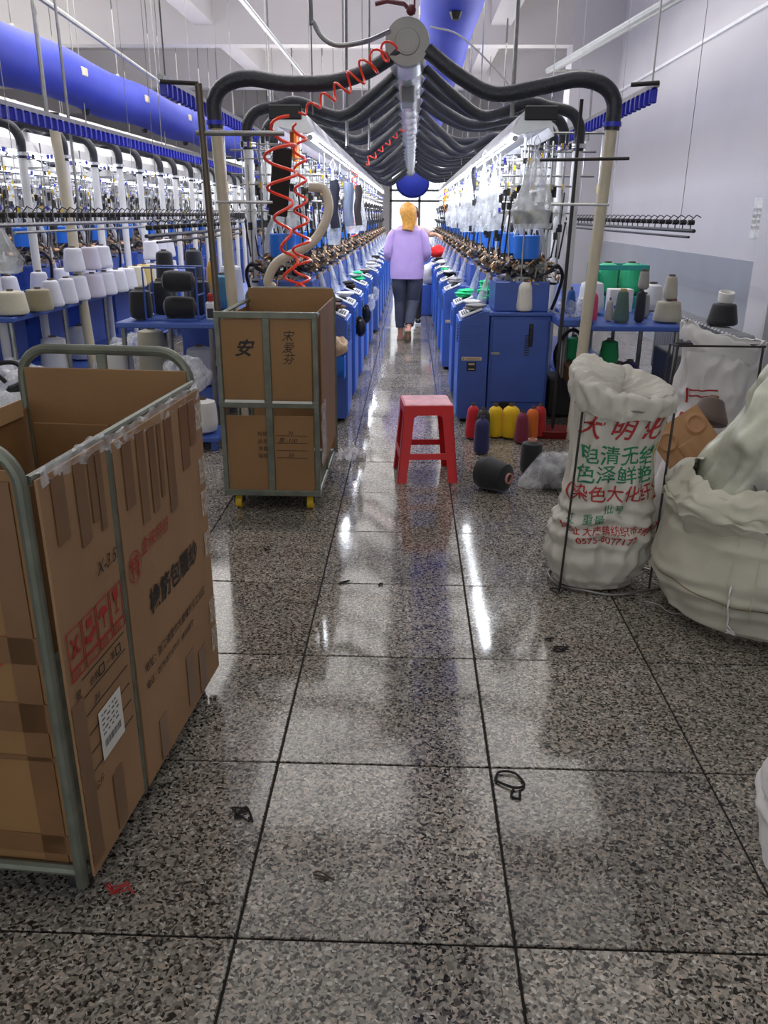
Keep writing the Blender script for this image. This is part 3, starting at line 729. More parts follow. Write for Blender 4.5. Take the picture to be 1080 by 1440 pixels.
for k, z in enumerate((.535, .492, .448, .40, .355, .31)):
    g.box(.0112, .0120, .055, .262, z, z+.002)
fr(g, .13, .50, .155, .522); fr(g, .215, .50, .24, .522)
g.build('form_lines', m_ink, pn, False)
for k, s_ in enumerate(('规', '颜', '色', '号', '重', '量')): panel_text(s_, .024, .0122, .022, .505-k*.044, m_ink, pn, I, bold=.004)
panel_text('合格', .022, .0122, .085, .503, m_ink, pn, I); panel_text('一等', .022, .0122, .165, .503, m_ink, pn, I)
panel_text('34', .026, .0122, .09, .455, m_ink, pn, I, shear=.3)
panel_text('公斤', .022, .0122, .05, .262, m_ink, pn, I)
lb = MB().bbox(.0125, .0135, .098, .21, .305, .425, .0003).build('paper_label', m_paper, pn, False)
g = MB(); r = random.Random(3)
for k in range(26): y = .112+k*.0032; g.box(.0136, .0139, y, y+r.choice((.0009, .0018)), .33, .348)
for k in range(5):
    z = .362+k*.012; y = .11
    while y < .19: l = r.uniform(.004, .016); g.box(.0136, .0139, y, y+l, z, z+.004); y += l+r.uniform(.003, .012)
g.build('label_print', mat('grey_print', (90, 90, 96), .6), lb, False)
casters(t, 0, 0, m_rubber) if False else None
for (x, y) in ((-.05, .05), (-W+.05, .05), (-.05, D-.05), (-W+.05, D-.05)):
    c = bpy.data.objects.new('caster', MB().bbox(-.026, -.02, -.022, .022, .025, .08, .002).bbox(.02, .026, -.022, .022, .025, .08, .002).bbox(-.026, .026, -.024, .024, .07, .08, .002).mesh('caster', m_dsteel)); COL.objects.link(c); c.parent = t; c.location = (x, y, 0)
    MB().cyl((-.016, 0, .035), (.016, 0, .035), .035, n=18).build('wheel', m_rubber, c)
tag(MB().tube([(.02*math.sin(k*1.7)+.004*k, .018*math.cos(k*2.3), .008+.006*abs(math.sin(k))) for k in range(14)], .0022, 5).build('red_thread_scrap', m_rink, loc=(-.66, 1.4, 0)), 'tangled dark red thread by the near wheel of the large left trolley', 'thread')

# --- second trolley
t = thing('cage_trolley', 'roll cage trolley with four cardboard panels and yellow wheels behind the big one', 'trolley', (-.925, 3.9, 0), math.radians(-.5))
W, D = .49, .80
bars = MB()
for x in (.012, W/2, W-.012): bars.bbox(x-(.012 if x != W/2 else .017), x+(.012 if x != W/2 else .017), -.012, .012, .09, 1.0, .002)
for z in (.1, .555, .985): bars.bbox(0, W, -.014, .014, z-.013, z+.016, .002)
nf = bars.build('near_end_frame', m_cagesteel, t, False)
MB().bbox(.03, W/2-.02, -.018, -.012, .568, .582, .001).bbox(W/2+.02, W-.03, -.018, -.012, .566, .578, .001).build('worn_tape', m_paper, nf)
bars = MB().tube(upanel(.0, W, D, .09, 1.04, .013, .05), .012, 8); bars.bbox(W/2-.014, W/2+.014, D-.01, D+.01, .1, 1.03, .002); bars.build('far_end_frame', m_cagesteel, t)
bars = MB()
for x in (.01, W-.01):
    for z in (.1, .98): bars.cyl((x, 0, z), (x, D, z), .010, n=8)
    bars.cyl((x, D/2, .1), (x, D/2, .98), .008, n=8)
bars.build('side_frame', m_cagesteel, t)
MB().bbox(0, W, 0, D, .088, .106, .004).build('base_tray', m_cagesteel, t)
for (x0, x1, z0, z1) in ((.028, W/2-.018, .575, .965), (W/2+.018, W-.03, .575, .965), (.028, W/2-.018, .115, .50), (W/2+.018, W-.028, .115, .50)):
    p = MB().bbox(x0, x1, -.002, .004, z0, z1, .001).build('cardboard_panel', m_card2, t)
    if x0 > .2 and z0 > .5: front_text('宋\n爱\n芬', .055, x0+.055, -.0035, .87, m_ink, p, shear=.3)
    elif z0 > .5: 
        front_text('安', .085, x0+.06, -.0035, .80, m_ink, p, shear=.35, bold=.02)
    elif x0 > .2:
        for k in range(4): MB().box(x0+.01, x0+.165, -.0035, -.002, .40-k*.038, .402-k*.038).build('form_line', m_ink, p, False)
        front_text('N', .03, x0+.07, -.0035, .405, m_ink, p, shear=.3); front_text('黑 -100', .03, x0+.02, -.0035, .366, m_ink, p, shear=.3); front_text('35', .03, x0+.065, -.0035, .29, m_ink, p, shear=.3)
    else:
        for k, s_ in enumerate(('规格', '品名', '净重', '箱数')): front_text(s_, .026, x0+.152, -.0035, .40-k*.038, m_ink, p)
MB().bbox(W-.004, W+.002, .12, D, .2, 1.0, .002).build('right_liner', m_card2, t)
MB().bbox(.01, W, D-.02, D-.01, .12, 1.045, .002).build('far_liner', m_card2, t)
MB().bbox(.0, .006, .05, D, .5, .95, .002).build('left_liner', m_card2, t)
casters(t, W, D, m_yel)
MB().grid(lambda u, v: Vector((W+.01+.01*nz(u*9, v*7), .02+.2*u, .25+.3*v+.02*nz(u*7, v*5, 2))), 14, 20).build('plastic_wrap', m_film, t)
tag(MB().grid(lambda u, v: Vector((-.43+.17*u, 4.75+.2*v, .012+.07*abs(nz(u*6, v*5, 4))+.05*math.sin(PI*u)*math.sin(PI*v))), 18, 18).build('plastic_bag', m_film), 'clear plastic bag lying on the floor beside the second trolley', 'bag')

# ================================================================== RED STOOL
t = thing('plastic_stool', 'red plastic stool with scuffed, gloss-tinted top standing in the aisle', 'stool', (.105, 4.57, 0), math.radians(5))
st = MB()
hw, hb, zt = .135, .172, .445      # half width at the top / at the feet
def skel(z): return hw+(hb-hw)*(1-z/zt)
MB().bbox(-hw, hw, -hw, hw, zt-.012, zt, .008).build('seat_top', m_redtop, t)
g = MB()
for k in range(4):
    T = Rz(PI/2*k)
    g.prism([(-hw-.002, zt-.006), (hw+.002, zt-.006), (skel(.36)+.0, .365), (skel(.36)-.055, .365), (0.06, .385), (-.06, .385), (-skel(.36)+.055, .365), (-skel(.36), .365)], 'y', 0, .006, T=T @ Tr(0, -hw-.003, 0))
g.build('seat_apron', m_red, t)
for (sx, sy) in ((-1, -1), (1, -1), (1, 1), (-1, 1)):
    g = MB(); th = .005
    for a, b_ in (((1, 0), (0, 1)), ((0, 1), (1, 0))):
        # one flange of the corner leg along direction a
        top = skel(.44); bot = skel(.0); wt, wb = .062, .052
        P = []
        for z, r_, w_ in ((.43, top, wt), (0.0, bot, wb)):
            c = Vector((sx*r_, sy*r_, z)); d = Vector((-sx*a[0], -sy*a[1], 0)); n = Vector((-sx*a[1], -sy*a[0], 0))
            P.append([c, c+d*w_, c+d*w_+n*th, c+n*th])
        vs = P[0]+P[1]; g.add(vs, [(0, 1, 2, 3), (4, 7, 6, 5), (0, 4, 5, 1), (1, 5, 6, 2), (2, 6, 7, 3), (3, 7, 4, 0)])
    g.build('leg', m_red, t)
for k in range(4):
    z0, z1 = .135, .17
    r0, r1 = skel(z0), skel(z1)
    g = MB(); g.add([Rz(PI/2*k) @ Vector(p) for p in ((-r0, -r0, z0), (r0, -r0, z0), (r1, -r1, z1), (-r1, -r1, z1), (-r0, -r0+.005, z0), (r0, -r0+.005, z0), (r1, -r1+.005, z1), (-r1, -r1+.005, z1))], [(0, 1, 2, 3), (4, 7, 6, 5), (0, 4, 5, 1), (1, 5, 6, 2), (2, 6, 7, 3), (3, 7, 4, 0)])
    g.build('stretcher', m_red, t)
for (sx, sy) in ((-1, -1), (1, -1), (1, 1), (-1, 1)): pass

# ================================================================== THREAD CONES
def thread_mat(c): return mat('thread_%d_%d_%d' % c, c, .75, var=.04, vscale=10, bump=.25, bscale=120, sheen=.2)
def cone_parts(h, rb, rt, col, core=(96, 84, 72), style='cone'):
    if style == 'cone': prof = [(rb*.82, .006), (rb*.97, .014), (rb, .03), (rt+(rb-rt)*.1, h*.93), (rt*.95, h*.97), (rt*.6, h)]
    elif style == 'bullet': prof = [(rb*.6, .005), (rb*.92, h*.06), (rb, h*.13), (rb*1.0, h*.2), (rt*1.02, h*.78), (rt*.9, h*.88), (rt*.5, h*.96), (rt*.36, h*.97)]
    else: prof = [(rb*.55, .004), (rb*.9, .02), (rb, .06), (rt, h-.05), (rt*.92, h-.015), (rt*.4, h)]
    pr = [(p[0], p[1]) for p in prof]
    # winding ridges
    out = []
    for (a, b) in zip(pr, pr[1:]):
        n = max(1, int((b[1]-a[1])/.012))
        for k in range(n):
            f = k/n; out.append((a[0]+(b[0]-a[0])*f+(.0007 if k % 2 else 0), a[1]+(b[1]-a[1])*f))
    out.append(pr[-1])
    cr = .024 if style == 'cone' else min(.034, rt*.45) if style == 'cyl' else rt*.34
    body = MB().lathe(out, 22); tube_ = MB().lathe([(cr*1.15, -.0), (cr*1.15, .008), (cr, .01), (cr*.92, h+.012), (cr*.7, h+.012), (cr*.7, h-.02)], 14)
    return body, tube_
CONES = {}
def cone(name, label, loc, h, rb, rt, col, style='cone', core=(96, 84, 72), rot=None, group=None, core_label=None):
    key = (h, rb, rt, col, style, core)
    if key not in CONES:
        b, c = cone_parts(h, rb, rt, col, core, style)
        CONES[key] = (b.mesh('yarn_winding', thread_mat(col)), c.mesh('core_tube', mat('core_%d_%d_%d' % core, core, .5)))
    t = thing(name, label, 'thread cone', loc, 0, group)
    if rot: t.rotation_euler = rot
    link('yarn_winding', CONES[key][0], t); link('core_tube', CONES[key][1], t)
    return t
RED, NAVY, YEL, MAR, ORG, DK = (196, 20, 40), (36, 40, 92), (232, 190, 10), (120, 30, 58), (216, 104, 24), (26, 27, 32)
WH, CR, OL, PK = (212, 212, 222), (206, 200, 178), (150, 142, 116), (214, 66, 104)
cone('thread_cone', 'bright red thread cone nearest the corner of the blue machine', (.445, 5.40, 0), .235, .052, .040, RED, 'bullet')
cone('thread_cone', 'navy blue thread cone standing in front of the others on the floor', (.475, 5.03, 0), .235, .050, .046, NAVY, 'bullet', (70, 60, 90))
cone('thread_cone', 'dark black thread cone just behind the navy one', (.51, 5.36, 0), .215, .048, .044, (40, 38, 38), 'bullet')
cone('thread_cone', 'yellow thread cone on the floor, left one of the two yellow cones', (.60, 5.44, 0), .225, .052, .048, YEL, 'bullet')
cone('thread_cone', 'yellow thread cone on the floor, fatter right one of the two yellow cones', (.705, 5.43, 0), .23, .062, .058, YEL, 'bullet')
cone('thread_cone', 'maroon thread cone between the yellow and orange cones on the floor', (.765, 5.30, 0), .215, .050, .038, MAR, 'bullet')
cone('thread_cone', 'orange thread cone right of the maroon one on the floor', (.845, 5.40, 0), .22, .045, .040, ORG, 'bullet')
cone('thread_cone', 'scarlet thread cone behind the orange one, rightmost of the floor cones', (.905, 5.46, 0), .225, .045, .040, (176, 20, 24), 'bullet')
cone('thread_cone', 'big black thread cone lying on its side with its pink core showing', (.405, 4.36, .092), .20, .092, .080, DK, 'cyl', (196, 140, 128), rot=(0, math.radians(90), math.radians(-42)))
cone('thread_cone', 'black thread cylinder standing with open pink core beside the sack', (.73, 4.60, 0), .205, .066, .063, (24, 28, 28), 'cyl', (206, 150, 130))
t = thing('wrapped_thread_cone', 'grey thread cone lying in clear plastic wrap beside the sack', 'thread cone', (.80, 4.36, 0))
b, c = cone_parts(.17, .088, .07, DK, style='cyl')
Tc = Tr(-.06, 0, .09) @ Rz(-.2) @ Ry(PI/2)
for p_, n_, m_ in ((b, 'yarn_winding', thread_mat((88, 88, 92))), (c, 'core_tube', m_paper)):
    p_.v = [tuple(Tc @ Vector(v)) for v in p_.v]; p_.build(n_, m_, t)
def wrapfn(u, v):
    a = 2*PI*u; x = -.17+.33*v; r = (.02+.085*min(1, v*2.6)**.8)*(1+.12*nz(math.cos(a)*3, math.sin(a)*3, x*22)); r = r if v < .9 else r*(1-(v-.9)*5)
    return Vector((x, r*math.cos(a), max(.004, .092*(min(1, v*2.2+.15))+r*math.sin(a)+.006)))
MB().grid(wrapfn, 30, 30, True).build('plastic_wrap', m_film, t)
tag(MB().lathe([(.02, .0), (.11, .0), (.13, .05), (.125, .055), (.105, .01), (.02, .01)], 24, Matrix.Diagonal((1.3, .8, 1, 1))).build('red_tray', mat('dull_red_plastic', (120, 22, 24), .5), loc=(1.02, 5.5, 0)), 'dull red tray on the floor at the corner of the blue machine', 'tray')
# cones on machines of the right row
cone('thread_cone', 'white bullet shaped thread cone on the deck of the first right machine', (.81, 5.9, .795), .21, .056, .046, (226, 222, 210), 'bullet')
cone('thread_cone', 'blue thread cone in a loose plastic bag right of the first machine', (1.10, 5.72, .80), .17, .038, .026, (30, 84, 160), 'bullet')
tag(MB().grid(lambda u, v: Vector((1.1+(.06+.08*v*(1-.6*v))*math.cos(2*PI*u)*(1+.3*nz(u*6, v*5)), 5.72+(.05+.04*v)*math.sin(2*PI*u), .79+.11*v+.03*nz(math.cos(2*PI*u)*2, v*6, 1))), 26, 12, True).build('plastic_bag', m_film), 'crumpled clear plastic bag around the blue cone right of the first machine', 'bag')
tag(MB().bbox(1.0, 1.24, 5.6, 5.95, .73, .785, .01).build('side_shelf', m_blue), 'small blue shelf carrying the bagged blue cone beside the first right machine', 'shelf')

# ================================================================== TABLES
def table(name, label, P, L, W_, z, legs=True, under=True):
    t = thing(name, label, 'table', P)
    MB().bbox(0, L, 0, W_, z-.035, z, .006).build('table_top', m_blue, t)
    nx = max(2, int(L/.6)+1); ny = max(2, int(W_/.9)+1)
    for i in range(nx):
        for j in range(ny):
            x = .04+(L-.08)*i/(nx-1); y = .04+(W_-.08)*j/(ny-1)
            MB().cyl((x, y, 0), (x, y, z-.035), .018, n=8).build('leg', m_steel, t)
    if under: MB().bbox(.02, L-.02, .03, W_-.03, .16, .18, .004).build('lower_shelf', m_blue, t)
    return t
table('thread_table', 'long blue table carrying the white thread cones at far left', (-3.35, 5.62, 0), .62, 5.6, .75)
table('thread_table', 'blue table carrying the black thread cones left of the aisle', (-1.98, 5.5, 0), .68, 3.4, .74)
table('thread_table', 'blue table with assorted thread cones before the right wall', (1.18, 5.6, 0), .68, 3.6, .74)
# white cones at far left: two-high stacks further back
xs = lambda y: -2.86+.13*min(1.5, (y-5.7)*.35)
L1 = [(5.78, -2.80, CR, .165, .112, .092, 1, 'squat cream thread cone at the front corner of the left table'),
      (6.02, -2.71, OL, .16, .098, .082, 1, 'olive beige thread cone beside the squat cream one'),
      (6.30, -2.73, WH, .20, .085, .055, 1, 'tall white thread cone behind the olive beige one'),
      (6.52, -2.70, WH, .20, .078, .055, 1, 'narrower tall white thread cone right of the olive beige one')]
for y, x, c, h, rb, rt, n, lab in L1: cone('thread_cone', lab, (x, y, .75), h, rb, rt, c)
k = 0
for y, x, c in ((6.8, -2.73, WH), (7.05, -2.69, (196, 190, 206)), (7.28, -2.67, WH), (7.55, -2.66, (206, 208, 214)), (7.82, -2.66, WH), (8.1, -2.66, CR), (8.38, -2.66, (196, 176, 112)), (8.66, -2.66, WH), (8.95, -2.66, WH), (9.25, -2.66, WH)):
    cone('thread_cone', '%s of the whitish thread cones in the row behind the olive one, lower layer' % ORD[k], (x, y, .75), .20, .10, .078, c, group='pale cones on the left table')
    if k < 3 or k > 6: cone('thread_cone', '%s of the whitish thread cones in the row behind the olive one, stacked on top' % ORD[k], (x, y, .975), .19, .085, .066, c, group='pale cones on the left table')
    k += 1
for i, (x, y) in enumerate(((-3.1, 6.0), (-3.1, 6.4), (-3.08, 6.9), (-3.1, 7.4), (-3.05, 7.9), (-3.1, 8.5))):
    cone('thread_cone', '%s white thread cone of the rear line at far left' % ORD[i], (x, y, .75), .22, .09, .06, WH, group='rear line of cones on the left table')
# black cones table
cone('thread_cone', 'blunt black thread cone at the front left corner of the middle table', (-1.85, 5.68, .74), .205, .080, .074, DK, 'cyl')
cone('thread_cone', 'second black thread cone behind the blunt one on the middle table', (-1.80, 6.0, .74), .24, .085, .075, (34, 34, 40), 'cyl')
cone('thread_cone', 'dark charcoal thread cone beside the white spray bottle', (-1.50, 5.95, .74), .25, .078, .07, (40, 44, 58), 'cyl')
cone('thread_cone', 'black thread cone lying on top of another lying cone in the blue rack', (-1.68, 5.66, 1.0), .22, .072, .066, DK, 'cyl', rot=(0, PI/2, 0))
cone('thread_cone', 'black thread cone lying at the bottom of the blue rack', (-1.69, 5.68, .825), .22, .076, .07, DK, 'cyl', rot=(0, PI/2, .1))
cone('thread_cone', 'grey blue thread cone standing behind the blue rack', (-1.62, 6.3, .74), .44, .08, .06, (50, 54, 66))
cone('thread_cone', 'narrow black thread cone behind the blue rack at left', (-1.90, 6.5, .74), .42, .08, .06, (38, 38, 44))
cone('thread_cone', 'teal blue topped thread cone at the right end of the middle table', (-1.42, 6.35, .74), .26, .09, .08, (70, 130, 160), 'cyl')
cone('thread_cone', 'white thread cone standing behind the teal one on the middle table', (-1.45, 6.8, .74), .30, .10, .08, WH)
cone('thread_cone', 'orange yellow thread cone behind the black cones on the middle table', (-1.62, 6.85, .74), .34, .05, .04, (200, 150, 60), 'bullet')
t = thing('wire_rack', 'blue wire rack holding the lying black thread cones', 'rack', (-1.80, 5.62, .74))
g = MB()
for y in (0, .2): g.tube([(0, y, 0), (0, y, .35), (.36, y, .35), (.36, y, 0)], .008, 6)
for x in (0, .36):
    for z in (.02, .17): g.cyl((x, 0, z), (x, .2, z), .006, n=6)
g.build('rack_wire', m_blue, t)
MB().bbox(0, .36, 0, .2, .0, .015, .003).build('rack_base', m_blue, t)
t = thing('spray_bottle', 'white bottle with red cap and black label on the middle table', 'bottle', (-1.36, 5.66, .74))
MB().bbox(-.035, .035, -.025, .025, 0, .13, .014).build('bottle_body', m_white, t); MB().cyl((0, 0, .13), (0, 0, .16), .018, n=12).ball((0, 0, .165), .022, 8, 5).build('cap', m_rink, t); MB().bbox(-.022, .022, -.028, -.024, .02, .085, .002).build('label_patch', m_black, t)
# right table
R = [((1.33, 5.82), .205, .040, .036, PK, 'bullet', 'pink thread cone at the left end of the right table', (190, 190, 190)),
     ((1.46, 5.86), .15, .030, .022, (170, 168, 160), 'bullet', 'small pale grey thread cone between pink and green ones', (90, 84, 76)),
     ((1.53, 5.80), .215, .055, .032, (74, 100, 92), 'cone', 'dull green thread cone on the right table', (190, 160, 80)),
     ((1.655, 5.80), .215, .036, .032, (34, 32, 46), 'cyl', 'slim black speckled thread cone under a grey one', (96, 84, 72)),
     ((1.66, 5.80, .225), .12, .038, .028, (150, 148, 142), 'cone', 'small grey thread cone stacked on the slim black one', (96, 84, 72)),
     ((1.75, 6.08), .17, .05, .04, (148, 148, 146), 'cone', 'mid grey thread cone right of the black speckled one', (96, 84, 72)),
     ((1.88, 5.84), .145, .098, .078, (176, 170, 152), 'cone', 'wide oatmeal thread cone at the right end of the right table', (96, 84, 72)),
     ((1.885, 5.84, .155), .155, .05, .036, (176, 170, 156), 'cone', 'small oatmeal thread cone standing on the wide one', (96, 84, 72)),
     ((1.42, 6.3), .24, .10, .085, (226, 226, 228), 'cyl', 'large white thread cone behind the pink one', (96, 84, 72)),
     ((1.93, 6.5), .21, .085, .07, (216, 216, 216), 'cyl', 'white thread cone behind the oatmeal ones', (60, 54, 50)),
     ((1.99, 6.2), .15, .04, .036, (110, 30, 44), 'bullet', 'dark wine thread cone just left of the oatmeal ones', (96, 84, 72)),
     ((1.60, 6.9), .24, .09, .08, (60, 200, 140), 'cyl', 'mint green thread cone in the green crate, left one', (96, 84, 72)),
     ((1.79, 6.9), .24, .09, .08, (60, 200, 140), 'cyl', 'mint green thread cone in the green crate, right one', (96, 84, 72))]
for loc, h, rb, rt, c, stl, lab, core in R:
    z = .74+(loc[2] if len(loc) > 2 else 0)
    if 'crate' in lab: z = .84
    x = loc[0]-.06 if 'crate' not in lab else loc[0]
    cone('thread_cone', lab, (min(x, 1.8) if loc[1] < 6.1 and 'oatmeal' in lab else x, loc[1], z), h, rb, rt, c, stl, core)
t = thing('plastic_crate', 'teal plastic crate holding mint green cones on the right table', 'crate', (1.68, 6.9, .74))
g = MB()
g.bbox(-.22, .22, -.14, .14, 0, .09, .004)
g.bbox(-.22, -.21, -.14, .14, .09, .33, .003).bbox(.21, .22, -.14, .14, .09, .33, .003).bbox(-.22, .22, .13, .14, .09, .33, .003).bbox(-.22, .22, -.14, -.13, .29, .33, .003)
g.build('crate_body', mat('teal_plastic', (40, 150, 140), .4), t)
t = thing('paper_box', 'white box with blue print between green crate and white cones', 'box', (1.62, 6.5, .74))
MB().bbox(-.09, .09, -.06, .06, 0, .17, .004).build('box_body', m_paper, t); MB().box(-.05, .06, -.0615, -.06, .03, .05).build('print_band', m_clip, t, False)
# radiator and the black cone on it
t = thing('radiator', 'grey ribbed column radiator standing before the right wall', 'radiator', (2.40, 5.95, 0))
g = MB()
for k in range(26): g.bbox(-.08, .08, k*.075, k*.075+.044, .08, .64, .014)
g.build('radiator_rib', mat('radiator_grey', (150, 152, 156), .4, metal=.3), t)
MB().box(-.03, .03, 0, 1.93, .1, .615).build('rib_gap_shade', m_dsteel, t, False)  # dark backing added so the gaps between ribs look shaded
MB().cyl((0, -.02, .12), (0, 1.95, .12), .022).cyl((0, -.02, .6), (0, 1.95, .6), .022).build('header_pipe', m_grey, t)
for y in (.1, 1.8): MB().bbox(-.05, .05, y, y+.04, 0, .1, .005).build('foot', m_grey, t)
cone('thread_cone', 'black cone shaped thread spool standing on the radiator by the wall', (2.43, 6.5, .64), .17, .115, .085, DK)
tag(MB().lathe([(.055, 0), (.06, .07), (.05, .072), (.045, .01)], 18, Tr(2.43, 6.5, .825) @ Rx(.2)).build('paper_cup', m_paper), 'white tilted paper cup on top of the black radiator spool', 'cup')
# things beneath the right table
cone('thread_cone', 'green plastic wrapped thread cone under the right table', (1.45, 5.95, .42), .18, .07, .06, (26, 150, 90), 'cyl')
cone('thread_cone', 'second green thread cone under the right table near the machine', (1.22, 6.1, .42), .18, .06, .05, (26, 160, 100), 'cyl')
cone('thread_cone', 'purple thread cone lying low under the right table', (1.62, 6.0, .30), .14, .07, .06, (60, 44, 110), 'cyl')
tag(MB().bbox(1.16, 1.86, 5.75, 6.9, .27, .29, .004).build('under_shelf', m_blue), 'blue shelf under the right thread table', 'shelf')
tag(MB().bbox(1.15, 1.6, 5.80, 6.15, .29, .418, .01).build('cardboard_box', m_card2), 'brown box under the right table carrying the green cones', 'box')
cone('thread_cone', 'white thread cone on the floor behind the tall sack', (1.62, 5.5, 0), .16, .10, .06, (200, 198, 190))
tag(MB().bbox(1.9, 2.28, 5.9, 6.4, 0, .5, .01).build('grey_box', m_grey), 'dark grey box standing on the floor beneath the radiator end', 'box')
# dark clutter right of the first machine: tubing and a motor housing
t = thing('motor_unit', 'dark motor and tubing behind the first right machine', 'motor', (1.12, 6.05, 0))
MB().bbox(-.08, .2, 0, .3, 0, .3, .02).build('motor_housing', m_dsteel, t)
MB().tube(spline([(0, .02, .3), (-.05, -.05, .5), (.04, -.08, .66), (.14, -.05, .6), (.16, 0, .4), (.05, -.06, .28)], 6), .013, 7).build('loop_cable', m_black, t)
MB().cyl((.03, .02, .3), (.03, .02, .72), .02, n=8).build('stand_pipe', m_steel, t)

# clear bags and white spools under the left tables
def lump_bag(name, label, c, r, hz, m, cat='bag', seed=0, n=26):
    def fn(u, v):
        a = 2*PI*u; ph = PI*v; k = 1+.22*nz(math.cos(a)*2+seed, math.sin(a)*2, v*4)+.08*nz(math.cos(a)*7, math.sin(a)*7+seed, v*12)
        return Vector((r*math.sin(ph)*math.cos(a)*k, r*math.sin(ph)*math.sin(a)*k, max(0, hz*(1-math.cos(ph))/2*k)))
    return tag(MB().grid(fn, n, n, True).build(name, m, loc=c), label, cat)
lump_bag('plastic_bag', 'bulging clear plastic bag at the left edge behind the big trolley', (-1.95, 4.1, 0), .34, .62, m_film, seed=1)
lump_bag('plastic_bag', 'clear plastic bag of white waste under the left table', (-2.55, 5.2, 0), .36, .5, m_film, seed=2)
lump_bag('plastic_bag', 'clear plastic bag between left table and middle table', (-2.25, 6.6, 0), .33, .48, m_film, seed=3)
lump_bag('plastic_bag', 'clear plastic bag over white spools left of the second trolley', (-1.45, 5.25, .31), .15, .24, m_film, seed=4)
cone('thread_cone', 'white waste spool inside the bag at the left edge', (-1.95, 4.1, 0), .4, .2, .16, (214, 212, 206), 'cyl')
cone('thread_cone', 'white spool in the bag under the left table', (-2.55, 5.2, 0), .34, .2, .15, WH, 'cyl')
cone('thread_cone', 'white paper wrapped cone on the floor between the two left tables', (-2.15, 5.95, .0), .5, .13, .11, (216, 214, 208), 'cyl')
cone('thread_cone', 'beige paper wrapped cone beside the white one between the left tables', (-1.98, 6.25, .18), .42, .11, .1, (190, 184, 160), 'cyl')
cone('thread_cone', 'white spool standing on the low shelf left of the second trolley', (-1.55, 5.12, .09), .22, .095, .09, (226, 224, 220), 'cyl')
cone('thread_cone', 'white spool right beside the trolley on the low shelf', (-1.33, 5.12, .09), .22, .095, .09, (226, 224, 220), 'cyl')
tag(MB().bbox(-1.7, -1.2, 4.98, 5.32, .06, .09, .004).bbox(-1.68, -1.64, 5.0, 5.04, 0, .06, .003).bbox(-1.26, -1.22, 5.0, 5.04, 0, .06, .003).build('low_shelf', m_blue), 'low blue shelf on the floor left of the second trolley', 'shelf')
tag(MB().tube(spline([(-2.0, 3.95, .64), (-2.05, 3.93, .72), (-1.93, 3.93, .74), (-1.9, 3.95, .66), (-1.98, 3.92, .61), (-1.86, 3.92, .62)], 6), .012, 6).build('black_strap', m_black), 'black strap lying on the bulging clear bag at left edge', 'strap')
for i, (x, y, z, h) in enumerate(((-2.4, 4.6, 0, .3), (-1.6, 6.2, .18, .3), (-1.5, 6.8, .18, .28), (-2.9, 6.6, .18, .3), (-2.95, 7.3, .18, .3))):
    cone('thread_cone', '%s white cone half hidden under the left tables, counted from the camera' % ORD[i], (x, y, z), h, .12, .1, (206, 206, 210), 'cyl', group='hidden cones under left tables')
tag(MB().bbox(-1.95, -1.5, 7.0, 7.5, .18, .55, .01).build('blue_carton', m_blue), 'blue carton under the middle table', 'box')

# ================================================================== COIL HOSES
def coil(name, label, path, r, pitch, cr, m, ph=0):
    P = spline(path, 20); L = [0]
    for a, b in zip(P, P[1:]): L.append(L[-1]+(b-a).length)
    tot = L[-1]; n = int(tot/pitch*14); pts = []; j = 0
    for k in range(n+1):
        s = tot*k/n
        while j < len(P)-2 and L[j+1] < s: j += 1
        f = (s-L[j])/max(1e-6, L[j+1]-L[j]); c = P[j].lerp(P[j+1], f); tt = (P[j+1]-P[j]).normalized()
        u = tt.cross(Vector((0, 1, .01))).normalized(); v = tt.cross(u)
        a = 2*PI*s/pitch+ph; rr = r*(.75+.35*nz(s*2.1, ph)*2)
        pts.append(c+(u*math.cos(a)+v*math.sin(a))*rr)
    return tag(MB().tube(pts, cr, 6).build(name, m), label, 'hose')
coil('coiled_air_hose', 'orange red coiled air hose sloping from the silver duct to the left trough', [(-.12, 5.35, 2.36), (-.26, 5.25, 2.23), (-.45, 5.25, 2.1), (-.66, 5.2, 1.98)], .05, .095, .007, m_coil)
coil('coiled_air_hose', 'orange red coiled air hose hanging wide beside the first left machine', [(-.74, 5.15, 1.95), (-.76, 5.1, 1.75), (-.76, 5.1, 1.4), (-.72, 5.1, 1.15), (-.70, 5.1, .98)], .085, .165, .009, m_coil, 1)
coil('coiled_air_hose', 'tighter orange red coiled air hose hanging right of the wide one', [(-.67, 5.3, 1.93), (-.67, 5.25, 1.6), (-.67, 5.25, 1.3), (-.67, 5.2, 1.0)], .055, .115, .008, m_coil, 2)
coil('coiled_air_hose', 'small red coiled air hose hanging far down the left machine row', [(-.62, 9.5, 1.9), (-.64, 9.5, 1.2)], .05, .1, .007, m_coil, 2)
coil('coiled_air_hose', 'small red coiled hose rising to the silver duct far down the aisle', [(-.5, 9.5, 1.95), (-.1, 9.5, 2.3)], .05, .1, .007, m_coil, 2)
tag(MB().tube(spline([(-.9, 5.5, .98), (-.93, 5.48, 1.02), (-.86, 5.46, 1.14), (-.7, 5.45, 1.22), (-.6, 5.5, 1.3), (-.53, 5.55, 1.45), (-.56, 5.6, 1.58), (-.66, 5.6, 1.6)], 8), .03, 12).build('pale_hose', mat('pale_ribbed_hose', (206, 196, 176), .4, bump=.4, bscale=50)), 'thick pale ribbed hose curving behind the coils above the second trolley', 'hose')
tag(MB().tube(spline([(-.9, 5.5, .98), (-.91, 5.5, .8), (-.9, 5.5, .6), (-.9, 5.5, .01)], 4), .03, 12).build('drain_hose', m_pvc), 'white drain hose going down behind the second trolley', 'hose')
